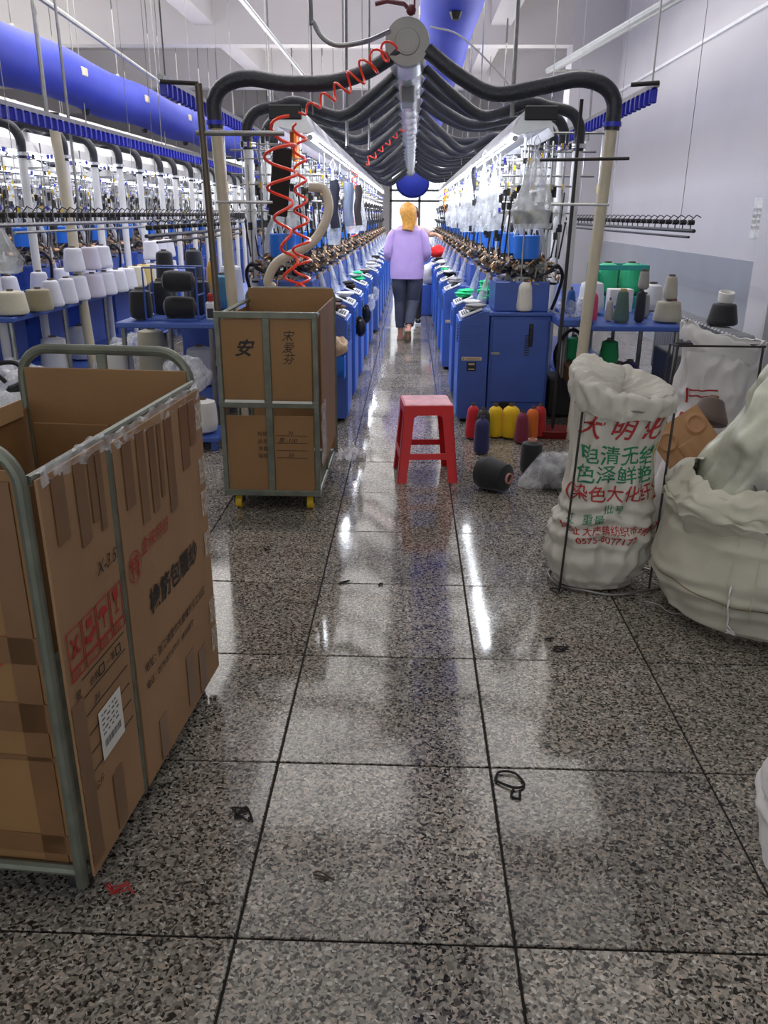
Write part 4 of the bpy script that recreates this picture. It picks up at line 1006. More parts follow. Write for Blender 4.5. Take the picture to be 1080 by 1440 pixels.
tag(MB().tube(spline([(-.57, 5.1, 4.4), (-.57, 5.1, 2.62), (-.55, 5.1, 2.42), (-.45, 5.1, 2.32), (-.28, 5.15, 2.34), (-.14, 5.3, 2.42)], 8), .013, 8).build('air_pipe', m_steel), 'bent grey air pipe coming down from the ceiling to the silver duct end', 'pipe')

# ================================================================== HANGING BAGS AND SLEEVES
def hang_bag(x, y, z0, z1, w, label, m=None, seed=0, fill=None, name='hanging_bag', cat='bag'):
    t = thing(name, label, cat, (x, y, z0))
    H = z1-z0
    def fn(u, v):
        a = 2*PI*u; k = (1-.9*max(0, (v-.25)/.75)**.8) if v > .25 else (.82+.18*v/.25)
        pl_ = 1+.16*math.sin(a*7+seed+v*2)*(.4+v)
        return Vector((w/2*k*pl_*math.cos(a), w*.36*k*pl_*math.sin(a), H*v+.01*nz(u*9, v*5, seed)))
    MB().grid(fn, 42, 18, True).lathe([(.001, .0), (w*.4, .004)], 12).build('bag_film', m or m_bag, t)
    MB().tube([(0, 0, H-.01), (.02, 0, H+.05), (0, 0, H+.09), (-.02, 0, H+.05), (0, 0, H-.01)], .004, 5).build('handle_loop', m_white, t)
    return t
hang_bag(.75, 5.35, 1.36, 1.80, .27, 'big clear hanging bag with a striped tube in it above the first right machine', seed=1)
t = thing('striped_yarn_tube', 'grey and cream diagonally striped tube lying in the big hanging bag', 'yarn tube', (.75, 5.33, 1.425))
st = mat('striped_yarn', (170, 168, 158), .6); nt = st.node_tree
wv = nt.nodes.new('ShaderNodeTexWave'); wv.wave_type = 'BANDS'; wv.bands_direction = 'DIAGONAL'; wv.inputs['Scale'].default_value = 4.2
cr = nt.nodes.new('ShaderNodeValToRGB'); cr.color_ramp.interpolation = 'CONSTANT'; cr.color_ramp.elements[0].color = lin((170, 168, 150)); cr.color_ramp.elements[1].color = lin((52, 54, 66)); cr.color_ramp.elements[1].position = .5
tc = nt.nodes.new('ShaderNodeTexCoord'); nt.links.new(tc.outputs['Object'], wv.inputs['Vector']); nt.links.new(wv.outputs['Fac'], cr.inputs[0]); nt.links.new(cr.outputs[0], nt.nodes['Principled BSDF'].inputs['Base Color'])
MB().cyl((-.115, 0, 0), (.115, 0, .006), .04, n=20).build('yarn_winding', st, t); MB().cyl((-.118, 0, 0), (.118, 0, .006), .02, n=12).build('core_tube', m_dsteel, t)
for i, (x, y, z0, z1, w) in enumerate(((.62, 6.6, 1.32, 1.78, .15), (.60, 7.3, 1.3, 1.85, .14), (.55, 8.3, 1.28, 1.8, .17), (.58, 9.3, 1.3, 1.8, .16), (.56, 10.6, 1.28, 1.75, .16), (.56, 12, 1.28, 1.75, .16))):
    hang_bag(x, y, z0, z1, w, '%s smaller white hanging bag behind the big one above the right machines' % ORD[i], seed=i+3)
for i, (x, y, z0, z1, w) in enumerate(((-.86, 6.0, 1.35, 1.8, .24), (-.62, 6.9, 1.2, 1.75, .12), (-.58, 8.6, 1.25, 1.7, .14), (-.58, 10, 1.25, 1.7, .14), (-2.45, 5.0, 1.09, 1.40, .26))):
    hang_bag(x, y, z0, z1, w, ('%s clear hanging bag above the left machines counted from the camera' % ORD[i]) if i < 4 else 'white plastic bag hanging from the tension rail above the pale cones', seed=i+13)
def sleeve(x, y, z0, z1, r, label, col):
    pts = [(x+.008*math.sin(k*1.3), y, z1-(z1-z0)*k/6) for k in range(7)]
    return tag(MB().tube(pts, [r*(.85+.2*abs(math.sin(k*1.7))) for k in range(7)], 10).build('hanging_sock_tube', mat('cloth_%d_%d_%d' % col, col, .85, bump=.3)), label, 'cloth')
sleeve(-.60, 6.75, 1.33, 1.68, .038, 'dark navy knitted tube hanging beside the red coils', (38, 40, 58))
sleeve(-.57, 7.9, 1.33, 1.7, .045, 'grey blue knitted tube hanging right of the navy one', (110, 122, 146))
sleeve(-.52, 8.5, 1.33, 1.7, .035, 'thin black knitted tube hanging behind the grey blue one', (48, 44, 48))
tag(MB().bbox(-.06, .06, -.012, .012, -.2, .2, .008, T=Tr(-.82, 5.45, 1.62) @ Ry(.12)).build('black_cloth_panel', mat('black_cloth', (30, 28, 28), .8)), 'black cloth strip hanging behind the wide red coil', 'cloth')
tag(MB().tube([(-.80, 6.02, 2.02), (-.80, 6.0, 1.88), (-.79, 6.0, 1.77)], [.03, .028, .02], 8).build('orange_cloth', mat('orange_cloth', (206, 104, 30), .8)), 'small orange cloth hanging under the left trough end', 'cloth')
sleeve(.62, 16, 1.45, 1.885, .03, 'small orange knitted tube hanging far down the right row', (206, 130, 30))
sleeve(.62, 8.8, 1.42, 1.885, .03, 'dark knitted tube hanging among the white bags at right', (50, 52, 66))

# ================================================================== SOCK PILES ON THE OPERATOR PANELS
def pile(x, y, z, n, cols, label, seed=0, w=.07, side=1, group=None):
    t = thing('sock_pile', label, 'socks', (x, y, z), 0, group); r = random.Random(seed)
    for k in range(n):
        c = r.choice(cols)
        sx, sy = r.uniform(.7, 1.1)*w, r.uniform(.6, 1)*w
        cx, cy, cz = r.uniform(-.02, .02), r.uniform(-.04, .04), .012+.02*k
        sd = r.uniform(0, 9)
        def fn(u, v):
            a = 2*PI*u; ph = PI*v; q = 1+.3*nz(math.cos(a)*1.8+sd, math.sin(a)*1.8, v*2)
            return Vector((cx+sx*math.sin(ph)*math.cos(a)*q, cy+sy*math.sin(ph)*math.sin(a)*q, cz-.016*math.cos(ph)*q))
        MB().grid(fn, 14, 8, True).build('folded_sock', mat('cloth_%d_%d_%d' % c, c, .85, bump=.3), t)
    return t
GRN, WHT, BLK, GRY, TEAL = (44, 210, 140), (222, 222, 224), (34, 32, 36), (158, 156, 158), (120, 190, 196)
rowR = [((WHT, GRY), 3, 'crumpled pale sock heap on the first right machine panel'), ((GRN,), 3, 'mint green sock heap on the second right machine'), ((WHT, GRY), 3, 'white sock heap on the third right machine'), ((BLK, WHT), 3, 'black and white socks on the fourth right machine'), ((GRN, WHT), 2, 'green and white socks on the fifth right machine'), ((WHT,), 3, 'white socks on the sixth right machine'), ((BLK,), 2, 'black socks on the seventh right machine'), ((GRY,), 2, 'grey socks on the eighth right machine')]
for k, (cs, n, lab) in enumerate(rowR): pile((.36 if k < 2 else .33)+.10, Yr[k]+(.12 if k == 0 else .2), .80, n, cs, lab, k)
pile(.60, 6.75, .80, 7, (GRN,), 'tall stack of mint green socks between the first and second right machines', 31, .06)
pile(.56, 7.4, .70, 1, (WHT,), 'single pale sock lying by the green stack', 32, .05) if False else None
rowL = [((BLK, (110, 84, 74)), 3, 'black socks with brown top on the first left machine panel'), ((WHT,), 2, 'flat white socks on the second left machine panel'), ((BLK, (90, 70, 60)), 3, 'black socks on the third left machine panel'), ((GRN, WHT), 4, 'green socks on the fourth left machine panel'), ((BLK, GRY), 2, 'black and grey socks on the fifth left machine'), ((WHT,), 3, 'white socks on the sixth left machine'), ((GRY, WHT), 2, 'grey and white socks on the seventh left machine'), ((BLK,), 2, 'black socks on the eighth left machine')]
for k, (cs, n, lab) in enumerate(rowL): pile((-.44 if k < 5 else -.41)-.10, Yl[k]+.14, .80, n, cs, lab, k+50)
t = thing('blue_scoop', 'blue plastic scoop bin fixed at the front of the first left machine', 'bin', (-.56, 5.76, .35))
MB().grid(lambda u, v: Vector((-.09+.2*u, -.02-.12*math.sin(PI*v*.5), .16*v**1.6)), 8, 8).grid(lambda u, v: Vector((-.092+.204*u, -.017-.12*math.sin(PI*v*.5), .004+.16*v**1.6)), 8, 8).bbox(-.095, -.088, -.12, 0, .0, .15, .003).bbox(.108, .115, -.12, 0, .0, .15, .003).bbox(-.09, .11, -.006, 0, 0, .2, .002).build('scoop_body', m_blue2, t)
lump_bag('sock_bag', 'patterned cream bag of socks resting on the blue scoop bin', (-.53, 5.66, .50), .11, .14, mat('cream_patterned_cloth', (206, 178, 150), .8, var=.4, vscale=30), seed=9)
lump_bag('sock_bag', 'small orange patterned sock bundle above the cream bag', (-.58, 5.7, .58), .07, .13, mat('orange_patterned_cloth', (216, 150, 116), .8, var=.4, vscale=30), seed=11)
for i, (y, c) in enumerate(((6.8, m_black), (7.68, m_black), (8.7, m_bag), (9.75, m_bag))):
    lump_bag('hung_pouch', '%s pouch hanging on the aisle side of a left machine' % ORD[i], (-.40, y, .48), .045, .16, c, seed=20+i, n=14)
lump_bag('sock_bag', 'white bag of socks on the floor beside the far right machines', (.30, 12.6, .45), .16, .3, m_sack3, seed=41, n=18)
tag(MB().bbox(.16, .42, 12.5, 12.75, .0, .45, .01).build('sock_bin', m_blue), 'small blue bin carrying the white sock bag far down the aisle', 'bin')
tag(MB().bbox(-.02, .2, 13.2, 13.6, .0, .16, .01).build('cardboard_box', m_card), 'low brown box on the floor far down the aisle', 'box')
lump_bag('red_cloth', 'bright red cloth heaped on a machine far down the right row', (.42, 13.3, .8), .14, .18, mat('red_cloth', (230, 40, 40), .8), 'cloth', seed=44, n=16)

# ================================================================== SACKS
def sack_fn(cx, cy, rx, ry, z0, z1, seed, lean=(0, 0), bulge=.1, wr=.012, p=2.4, prof=None):
    def fn(u, v, out=0.0):
        a = 2*PI*u; c, s_ = math.cos(a), math.sin(a)
        sc_ = (abs(c)**p+abs(s_)**p)**(-1/p)
        k = prof(v) if prof else 1
        z = z0+(z1-z0)*v
        X = cx+lean[0]*v+rx*k*sc_*c; Y_ = cy+lean[1]*v+ry*k*sc_*s_
        # wrinkles: soft dents, long diagonal drapes, and stacked sagging folds low down
        w1 = nz(c*1.6+seed, s_*1.6, z*3.2)
        w2 = abs(nz(c*3+seed+z*2.5, s_*3, z*5.5-c*1.5))
        fold = math.exp(-((v-.36)/.13)**2)*math.sin(z*105+3.5*c*c+2*nz(c*2, s_*2, seed))
        d = wr*(1.6*w1-1.9*w2)+wr*.5*fold+out
        return Vector((X+d*c, Y_+d*s_, z+.010*nz(c*4, s_*4, z*9+seed)))
    return fn
def interp(tab):
    def f(v):
        for (a, b), (c, d) in zip(tab, tab[1:]):
            if v <= c: 
                t_ = (v-a)/(c-a); t_ = t_*t_*(3-2*t_); return b+(d-b)*t_
        return tab[-1][1]
    return f
# --- tall printed sack in its wire stand
t = thing('woven_sack', 'tall white woven sack with red and green characters in a wire stand', 'sack', (0, 0, 0))
prof1 = interp([(0, .80), (.06, 1.02), (.16, 1.16), (.22, 1.08), (.25, 1.14), (.45, 1.0), (.75, .90), (1, .96)])
f1 = sack_fn(.785, 3.12, .188, .135, .012, .80, 3.3, (.05, .03), prof=prof1, wr=.016)
m = MB().grid(f1, 150, 150, True)
m.grid(lambda u, v: Vector((.785+.16*(1-v)*math.cos(2*PI*u), 3.12+.11*(1-v)*math.sin(2*PI*u), .012)), 150, 3, True)
m.build('sack_cloth', m_sack, t, ang=60)
def cuff(u, v):
    # the mouth of the sack turned down over the rim
    a = 2*PI*u; c, s_ = math.cos(a), math.sin(a); sc_ = (abs(c)**2.3+abs(s_)**2.3)**(-1/2.3)
    zt = .835+.03*(-c)+.035*s_+.03*math.exp(-((c+.8)/.25)**2)*(s_ > -.4)+.012*nz(c*2, s_*2, 5)
    dp = .075-.03*c-.01*s_
    if v < .5: k = 1.0+.035*math.sin(v*2*PI*.9); z = zt-dp*(1-v/.5)
    else: q_ = (v-.5)/.5; k = 1.0-q_**1.4; z = zt+.012*math.sin(PI*min(1, q_*1.6))-.025*q_+.03*q_*(1-q_)*abs(nz(c*3, s_*3, q_*4))*4+(.02-.06*(s_*k))*0
    d = .022*nz(c*3+v, s_*3, 8)+.011*nz(c*9, s_*9, v*4)-.006*abs(nz(c*14, s_*14, v))
    return Vector((.835+.198*k*sc_*c+d*c, 3.15+.15*k*sc_*s_+d*s_, z+.012*nz(c*5, s_*5, v*3)))
MB().grid(cuff, 120, 26, True).build('folded_cuff', m_sack, t, ang=60)
lg = MB().grid(lambda u, v: f1((.918+.004*u), .28+.62*v, .003), 4, 60); lg.build('yellow_seam', mat('ochre_stripe', (176, 140, 40), .6), t)
def sack_text(body, size, xm, z, m, ny=12, **k):
    me = text_mesh(body, size, **k)
    bmx = __import__('bmesh').new(); bmx.from_mesh(me); __import__('bmesh').ops.triangulate(bmx, faces=bmx.faces); __import__('bmesh').ops.subdivide_edges(bmx, edges=[e for e in bmx.edges if e.calc_length() > size*.16], cuts=2); bmx.to_mesh(me); bmx.free()
    for vtx in me.vertices:
        x, zz = xm+vtx.co.x, z+vtx.co.y
        v = (zz-.012)/.788
        # angle whose x matches, on the camera side
        cx = .785+.05*v; k_ = prof1(v)*.188; q = max(-.985, min(.985, (x-cx)/k_))
        lo, hi = PI, 2*PI   # x grows with the angle on the front half
        for _ in range(18):
            mid = (lo+hi)/2; c, s_ = math.cos(mid), math.sin(mid); sc_ = (abs(c)**2.4+abs(s_)**2.4)**(-1/2.4)
            if sc_*c < q: lo = mid
            else: hi = mid
        vtx.co = f1(lo/(2*PI), v, .0022)
    me.materials.clear(); me.materials.append(m); link('printed_lettering', me, t)
sack_text('大 明 化 纤', .092, .648, .645, m_rink, shear=.35, bold=.015)
sack_text('电清无结', .078, .665, .545, m_ginK, bold=.008)
sack_text('色泽鲜艳', .078, .655, .468, m_ginK, bold=.008)
sack_text('(染色大化纤)', .066, .625, .398, m_rink, bold=.01)
sack_text('批号', .042, .77, .345, m_ginK)
sack_text('江  重量', .042, .63, .305, m_ginK)
sack_text('地址 大唐镇纺织市场出品', .036, .615, .262, m_rink, bold=.01)
sack_text('0575-8077177', .04, .675, .222, m_rink, bold=.012)
for (a, b_, dz) in ((.80, .2, .01), ): pass
t = thing('wire_sack_stand', 'bent wire stand with round floor hoop around the printed sack', 'stand', (.82, 3.12, 0))
hp = [(.235*math.cos(2*PI*k/40)+.02, .17*math.sin(2*PI*k/40)+.02, .012+.004*math.sin(k)) for k in range(40)]
MB().tube(hp, .0055, 8, closed=True).build('floor_hoop', m_steel, t)
MB().tube([(.19*math.cos(2*PI*k/32)+.02, .145*math.sin(2*PI*k/32)+.03, .752+.015*(-math.cos(2*PI*k/32))) for k in range(32)], .005, 6, closed=True).build('rim_hoop', m_steel, t)
for (p, q) in (((-.172, -.15, .755), (-.19, -.11, .0)), ((.205, -.03, .75), (.19, -.05, .0)), ((.0, .17, .8), (.0, .19, .01))): MB().cyl(p, q, .0048, n=7).build('upright_rod', m_dsteel, t)
MB().tube(spline([(-.19, -.11, .01), (-.23, -.12, .018), (-.2, -.15, .01), (-.17, -.12, .02), (-.15, -.14, .01)], 5), .004, 6).build('tied_wire', m_dsteel, t)

# --- white sack behind in its own stand
t = thing('woven_sack', 'bright white woven sack with red lines standing behind the cardboard sheet', 'sack')
prof3 = interp([(0, .9), (.1, 1.08), (.5, 1.0), (1, .92)])
f3 = sack_fn(1.55, 4.1, .21, .15, .012, .82, 7.7, (0, 0), prof=prof3, wr=.022)
MB().grid(f3, 100, 90, True).build('sack_cloth', m_sack3, t, ang=60)
def cuff3(u, v):
    a = 2*PI*u; c, s_ = math.cos(a), math.sin(a); k = 1.0+.05*math.sin(PI*v)
    z = .79+.09*math.sin(PI*v*.6)+.03*nz(c*3, s_*3, 2)-.02*c+(.06 if c < 0 else 0)*(-c)
    return Vector((1.55+.2*k*c+.02*nz(c*5, s_*5, v*3)*c, 4.1+.145*k*s_, z))
MB().grid(cuff3, 80, 14, True).build('folded_cuff', m_sack3, t, ang=60)
def on3(u0, u1, z0, z1, name, m, n=20): MB().grid(lambda u, v: f3((u0+(u1-u0)*u), (z0+(z1-z0)*v-.012)/.808, .0025), n, 3).build(name, m, t)
on3(.60, .72, .63, .638, 'red_line', m_rink); on3(.60, .72, .60, .608, 'red_line', m_rink); on3(.585, .597, .57, .64, 'red_mark', m_rink, 4); on3(.57, .6, .47, .52, 'red_mark', m_rink, 4)
t = thing('wire_sack_stand', 'thin wire stand around the bright white sack at the back', 'stand', (1.55, 4.1, 0))
MB().tube([(-.27, -.17, .86), (.14, -.17, .86), (.2, .0, .84), (.14, .17, .82), (-.2, .17, .82)], .0055, 6, closed=True).build('rim_wire', m_dsteel, t)
for p, q in (((-.27, -.17, .86), (-.33, -.2, 0)), ((.13, -.17, .86), (.12, -.2, 0)), ((-.2, .17, .82), (-.24, .2, 0)), ((.14, .17, .82), (.16, .2, 0))): MB().cyl(p, q, .006, n=7).build('upright_rod', m_dsteel, t)

# --- bulging sack at the right with frayed collar and milky liner
t = thing('woven_sack', 'bulging beige woven sack with frayed collar at the right edge', 'sack')
prof2 = interp([(0, .72), (.12, .93), (.45, 1.04), (.8, .98), (1, .86)])
f2 = sack_fn(1.40, 2.86, .44, .38, .012, .45, 12.1, (0, .0), prof=prof2, wr=.014, p=2.1)
MB().grid(f2, 140, 90, True).build('sack_cloth', m_sack2, t, ang=60)
def collar(u, v):
    a = 2*PI*u; c, s_ = math.cos(a), math.sin(a)
    k = .84+.20*math.sin(PI*v)**.8-.05*v+.10*nz(c*3, s_*3, 1.5)*math.sin(PI*v)
    z = .36+.17*v+.035*nz(c*3.5, s_*3.5, v*2.5)+.02*nz(c*9, s_*9, v*6)
    if v < .25: z -= .03*(1-v*4)*(1+nz(c*6, s_*6, 4))
    d = .022*nz(c*7, s_*7, v*8)
    return Vector((1.40+(.44*k+d)*c, 2.86+(.38*k+d)*s_, z+.03))
MB().grid(collar, 150, 40, True).build('frayed_collar', m_sack2, t, ang=60)
g = MB(); r = random.Random(8)
for k in range(150):
    u = .5+.42*r.random(); p = collar(u, .02); a = 2*PI*u; L = r.uniform(.03, .13)
    pts = [p, p+Vector((math.cos(a)*.02+r.uniform(-.012, .012), math.sin(a)*.02, -L*.4)), p+Vector((math.cos(a)*.022+r.uniform(-.03, .03), math.sin(a)*.02, -L))]
    g.tube(pts, .0009, 4)
for k in range(4):
    u = .64+.03*k; pts = [f2(u, 1-q*.1, .006+.01*math.sin(q*2+k)) for q in range(0, 9)]; g.tube(pts, .0014, 4)
q = g.build('loose_thread', mat('frayed_thread', (200, 190, 160), .8), t); q['kind'] = 'stuff'
MB().tube([f2(.645, .55-.05*k, .012+.008*math.sin(k*2)) for k in range(8)]+[f2(.65+.006*math.sin(k*2.2), .14+.02*math.cos(k*3), .02) for k in range(12)], .003, 6).build('tie_string', m_sack3, t)
MB().tube([f2(.52+.012*k, .42-.004*k, .004) for k in range(18)], .0016, 5).build('seam_thread', mat('brown_thread', (120, 100, 76), .8), t)
def liner(u, v):
    a = 2*PI*u; c, s_ = math.cos(a), math.sin(a)
    k = (.34-.15*v**1.3)*(1+.25*nz(c*2.2+2, s_*2.2, v*2.5)+.10*nz(c*5, s_*5, v*5)-.05*abs(math.sin(a*4+v*3)))
    z = .42+.60*v*(1-.12*nz(c*1.2, s_*1.2, 3)-.25*max(0, -c-.2))
    return Vector((1.46+.09*v+k*c, 3.05+k*.85*s_, z+.02*nz(c*5, s_*5, v*7)))
MB().grid(liner, 120, 70, True).build('milky_liner', m_liner, t, ang=60)
g = MB().grid(lambda u, v: Vector((1.27+.3*u, 2.78+.3*v+.02*nz(u*5, v*5), .50+.05*nz(u*7, v*7, 9)+.07*math.sin(PI*u)*math.sin(PI*v))), 30, 30)
g.build('purple_grey_contents', mat('lavender_cloth', (150, 142, 160), .7), t)
# --- moulded cardboard sheet with round bosses, brown cone, small white bundle
t = thing('cardboard_tray_sheet', 'brown moulded cardboard separator sheet leaning between the sacks', 'cardboard', (1.27, 3.52, .0))
Tt = Tr(0, -.02, .46) @ Rx(math.radians(-24)) @ Ry(math.radians(-34))
def sheet(u, v, o):
    x, z = -.13+.26*u, -.17+.34*v; d = 0
    for (a, b) in ((-.075, .1), (.075, .1), (-.075, -.1), (.075, -.1), (.0, .0)):
        rr = math.hypot(x-a, z-b); 
        if (a, b) != (0, 0): d += .012*math.exp(-((rr-.038)/.008)**2)
    d += .004*math.sin(x*150)*math.exp(-((abs(z))/.14)**4)*(1 if abs(x) > .0 else 0)*.4
    if abs(z) < .055 and abs(x) < .05: d += .006
    return Tt @ Vector((x, -d-o, z))
MB().grid(lambda u, v: sheet(u, v, 0), 70, 90).grid(lambda u, v: sheet(u, v, -.006), 70, 90).build('moulded_sheet', cardboard('kraft_board', (176, 132, 92)), t, ang=60)
lump_bag('white_bundle', 'white woven bundle under the cardboard separator sheet', (1.26, 3.66, 0), .17, .44, m_sack3, 'sack', seed=60)
cone('thread_cone', 'brown cone shaped yarn spool leaning on top of the cardboard sheet', (1.38, 3.70, .53), .13, .09, .045, (92, 76, 70), core=(140, 110, 90), rot=(-.3, .25, 0))
# --- sliver of another sack at the right frame edge
fs = sack_fn(1.02, 1.50, .17, .25, .012, .32, 21.0, (.02, 0), prof=interp([(0, .97), (.3, 1.02), (.7, .99), (1, .55)]), wr=.018)
tag(MB().grid(fs, 70, 50, True).grid(lambda u, v: (lambda p: Vector((1.04+(p.x-1.04)*(1-v), 1.5+(p.y-1.5)*(1-v), p.z+.03*v+.01*nz(p.x*20, p.y*20, v*3))))(fs(u, 1)), 70, 8, True).build('woven_sack', m_sack3), 'white woven sack cut off by the right edge of the photo', 'sack')

# ================================================================== FLOOR SCRAPS
def scrap(x, y, s_, label, seed, m=m_dsteel, n=18, r_=.0025):
    r = random.Random(seed); pts = [(x+s_*r.uniform(-1, 1), y+s_*r.uniform(-.8, .8), .003+.004*r.random()) for k in range(n//3)]
    return tag(MB().tube(spline(pts, 5), r_, 5).build('lint_scrap', m), label, 'lint')
m_lint = mat('dark_lint', (28, 22, 22), .9)
tag(MB().tube(spline([(.255, 1.825, .004), (.27, 1.85, .006), (.31, 1.845, .006), (.33, 1.80, .004), (.30, 1.785, .007), (.26, 1.81, .005), (.255, 1.826, .004)], 6), .0035, 6).tube(spline([(.30, 1.785, .006), (.29, 1.755, .004), (.31, 1.745, .004), (.315, 1.775, .006)], 5), .0032, 6).build('rubber_loop', m_lint), 'black rubber loop lying on the floor tile right of the middle', 'loop')
scrap(-.40, 1.66, .035, 'dark fluffy lint scrap on the left foreground floor tile', 1, m_lint, 36)
scrap(.555, 2.53, .03, 'dark lint scrap on the floor in front of the printed sack', 2, m_lint, 27)
scrap(.525, 2.6, .02, 'tiny lint scrap just behind the one before the printed sack', 5, m_lint)
scrap(-.17, 1.45, .03, 'faint brown lint smear in the foreground centre tile', 3, mat('brown_lint', (70, 58, 48), .9), 15, .002)
scrap(-.25, 3.05, .025, 'dark thread scrap on the tile joint left of the stool', 4, m_lint)
scrap(-.10, 3.04, .015, 'tiny dark scrap on the tile joint before the stool', 6, m_lint)
scrap(-.62, 3.4, .03, 'lint scrap in the shade before the second trolley', 7, m_lint)
tag(MB().tube(spline([(.95, 2.93, .004), (1.0, 2.9, .004), (1.02, 2.84, .004), (1.07, 2.82, .004)], 6), .0012, 5).build('white_thread', m_sack3), 'loose white thread on the floor between the two front sacks', 'thread')

# ================================================================== WALL NOTICE, CEILING PIPES
t = thing('wall_notice', 'wrinkled paper notice in a clear sleeve taped on the right wall', 'notice', (3.0, 7.55, 1.42))
MB().grid(lambda u, v: Vector((-.006-.006*abs(nz(u*6, v*8)), -.12+.24*u, -.17+.34*v)), 14, 18).build('clear_sleeve', m_film, t)
MB().box(-.004, -.002, -.105, .105, -.15, .15).build('paper_sheet', m_paper, t, False)
for k in range(4):
    lettering('安全生产检查', .034, Tr(-.0135, .1, .06-.048*k) @ Rz(-PI/2) @ Rx(PI/2), m_ink, t, name='notice_line')
tag(MB().ball((2.99, 7.0, 2.02), .02, 8, 6, sc=(.4, 1, .8)).build('wall_hook', m_black), 'small dark hook stuck on the right wall', 'hook')
def pipe(pts, r, label, m=m_steel, name='ceiling_pipe', cat='pipe'): return tag(MB().tube([Vector(p) for p in pts], r, 8).build(name, m), label, cat)
pipe([(-2.70, 6, 2.92), (-3.86, 14.5, 3.26)], .022, 'long grey ceiling pipe running above the left blue duct')
pipe([(-1.30, 6, 2.94), (-1.45, 12, 3.15)], .022, 'white sprinkler pipe ending above the hoses left of the aisle', m_steel)
pipe([(2.36, 7, 3.2), (1.61, 11, 3.06)], .032, 'lower cable trunking slanting below the ceiling at the right', m_grey, 'cable_trunking', 'trunking')
pipe([(2.5, 7, 3.22), (1.72, 11, 3.08)], .02, 'upper cable trunking slanting below the ceiling at the right', m_grey, 'cable_trunking', 'trunking')
pipe([(1.65, 11, 3.06), (2.15, 11, 3.06), (2.15, 11, 2.3)], .02, 'bent conduit dropping from the right cable trunking', m_steel)
pipe([(.66, 6.0, 2.05), (.66, 6.0, 4.4)], .014, 'long grey hanger rod carrying the right trough near its end')
pipe([(-.47, 6.4, 1.9), (-.47, 6.4, 4.4)], .011, 'long thin hanger rod left of the silver duct')
pipe([(-.33, 6.8, 1.9), (-.33, 6.8, 4.4)], .008, 'second thin hanger rod left of the silver duct')
pipe([(-2.6, 6.7, 1.4), (-2.6, 6.7, 4.4)], .012, 'tall thin rod rising in front of the left blue duct')
pipe([(-3.05, 7.4, 2.2), (-3.05, 7.4, 4.4)], .02, 'thicker hanger rod behind the left ceiling pipe')
for i, (x, y) in enumerate(((-1.0, 13), (-1.4, 14), (-1.9, 12), (-2.0, 15), (-.7, 15), (.75, 12), (.55, 14), (1.3, 13))): pipe([(x, y, 2.4), (x, y, 4.4)], .012, '%s thin rod hanging from the ceiling over the aisle hoses' % ORD[i])
tag(MB().tube(spline([(.1, 5.6, 2.5), (.3, 5.8, 2.48), (.62, 6.2, 2.3), (.85, 6.5, 2.1)], 8), .006, 6).build('white_cable', m_white), 'thin white cable hanging from the silver duct to the right trough', 'cable')
tag(MB().tube(spline([(-.3, 9, 4.4), (-.33, 8.9, 4.0), (-.15, 8.8, 3.4), (-.18, 8.8, 3.35)], 8), .02, 6).build('black_cable', m_black), 'black cable dangling from the ceiling left of the silver duct', 'cable')

# ================================================================== PEOPLE
def skin_body(name, verts, edges, m, parent, sub=2, root=0):
    me = bpy.data.meshes.new(name); me.from_pydata([v[0] for v in verts], edges, [])
    o = link(name, me, parent); md = o.modifiers.new('skin', 'SKIN'); md.use_smooth_shade = True
    for i, v in enumerate(verts):
        r = v[1]; me.skin_vertices[0].data[i].radius = r if hasattr(r, '__len__') else (r, r)
        me.skin_vertices[0].data[i].use_root = (i == root)
    s_ = o.modifiers.new('smooth', 'SUBSURF'); s_.levels = sub; s_.render_levels = sub
    me.materials.append(m); return o
def loft(rings, n=22, wr=.006, seed=0):
    """rings: (centre, rx, ry[, direction]) blended into a garment surface"""
    m = MB(); C = [Vector(r[0]) for r in rings]; N = len(rings); K = 6; fine = []
    for i in range(N-1):
        for k in range(K if i < N-2 else K+1):
            f = k/K; fs = f*f*(3-2*f)
            fine.append((C[i].lerp(C[i+1], f), rings[i][1]+(rings[i+1][1]-rings[i][1])*fs, rings[i][2]+(rings[i+1][2]-rings[i][2])*fs))
    vs = []
    for i, (c, a, b) in enumerate(fine):
        d = (fine[min(i+1, len(fine)-1)][0]-fine[max(i-1, 0)][0]).normalized()
        ax = Vector((1, 0, 0)); ax = (ax-d*ax.dot(d)); ax = ax.normalized() if ax.length > .3 else (Vector((0, 1, 0))-d*d.y).normalized()
        ay = d.cross(ax)
        for k in range(n):
            t_ = 2*PI*k/n; q = 1+wr*12*nz(math.cos(t_)*1.5+seed, math.sin(t_)*1.5, c.z*9)
            vs.append(c+ax*a*q*math.cos(t_)+ay*b*q*math.sin(t_))
    L = len(fine); m.add(vs, [(i*n+k, i*n+(k+1) % n, (i+1)*n+(k+1) % n, (i+1)*n+k) for i in range(L-1) for k in range(n)])
    m.f += [tuple(range(n))[::-1], tuple((L-1)*n+k for k in range(n))]; m.m += [0, 0]
    return m
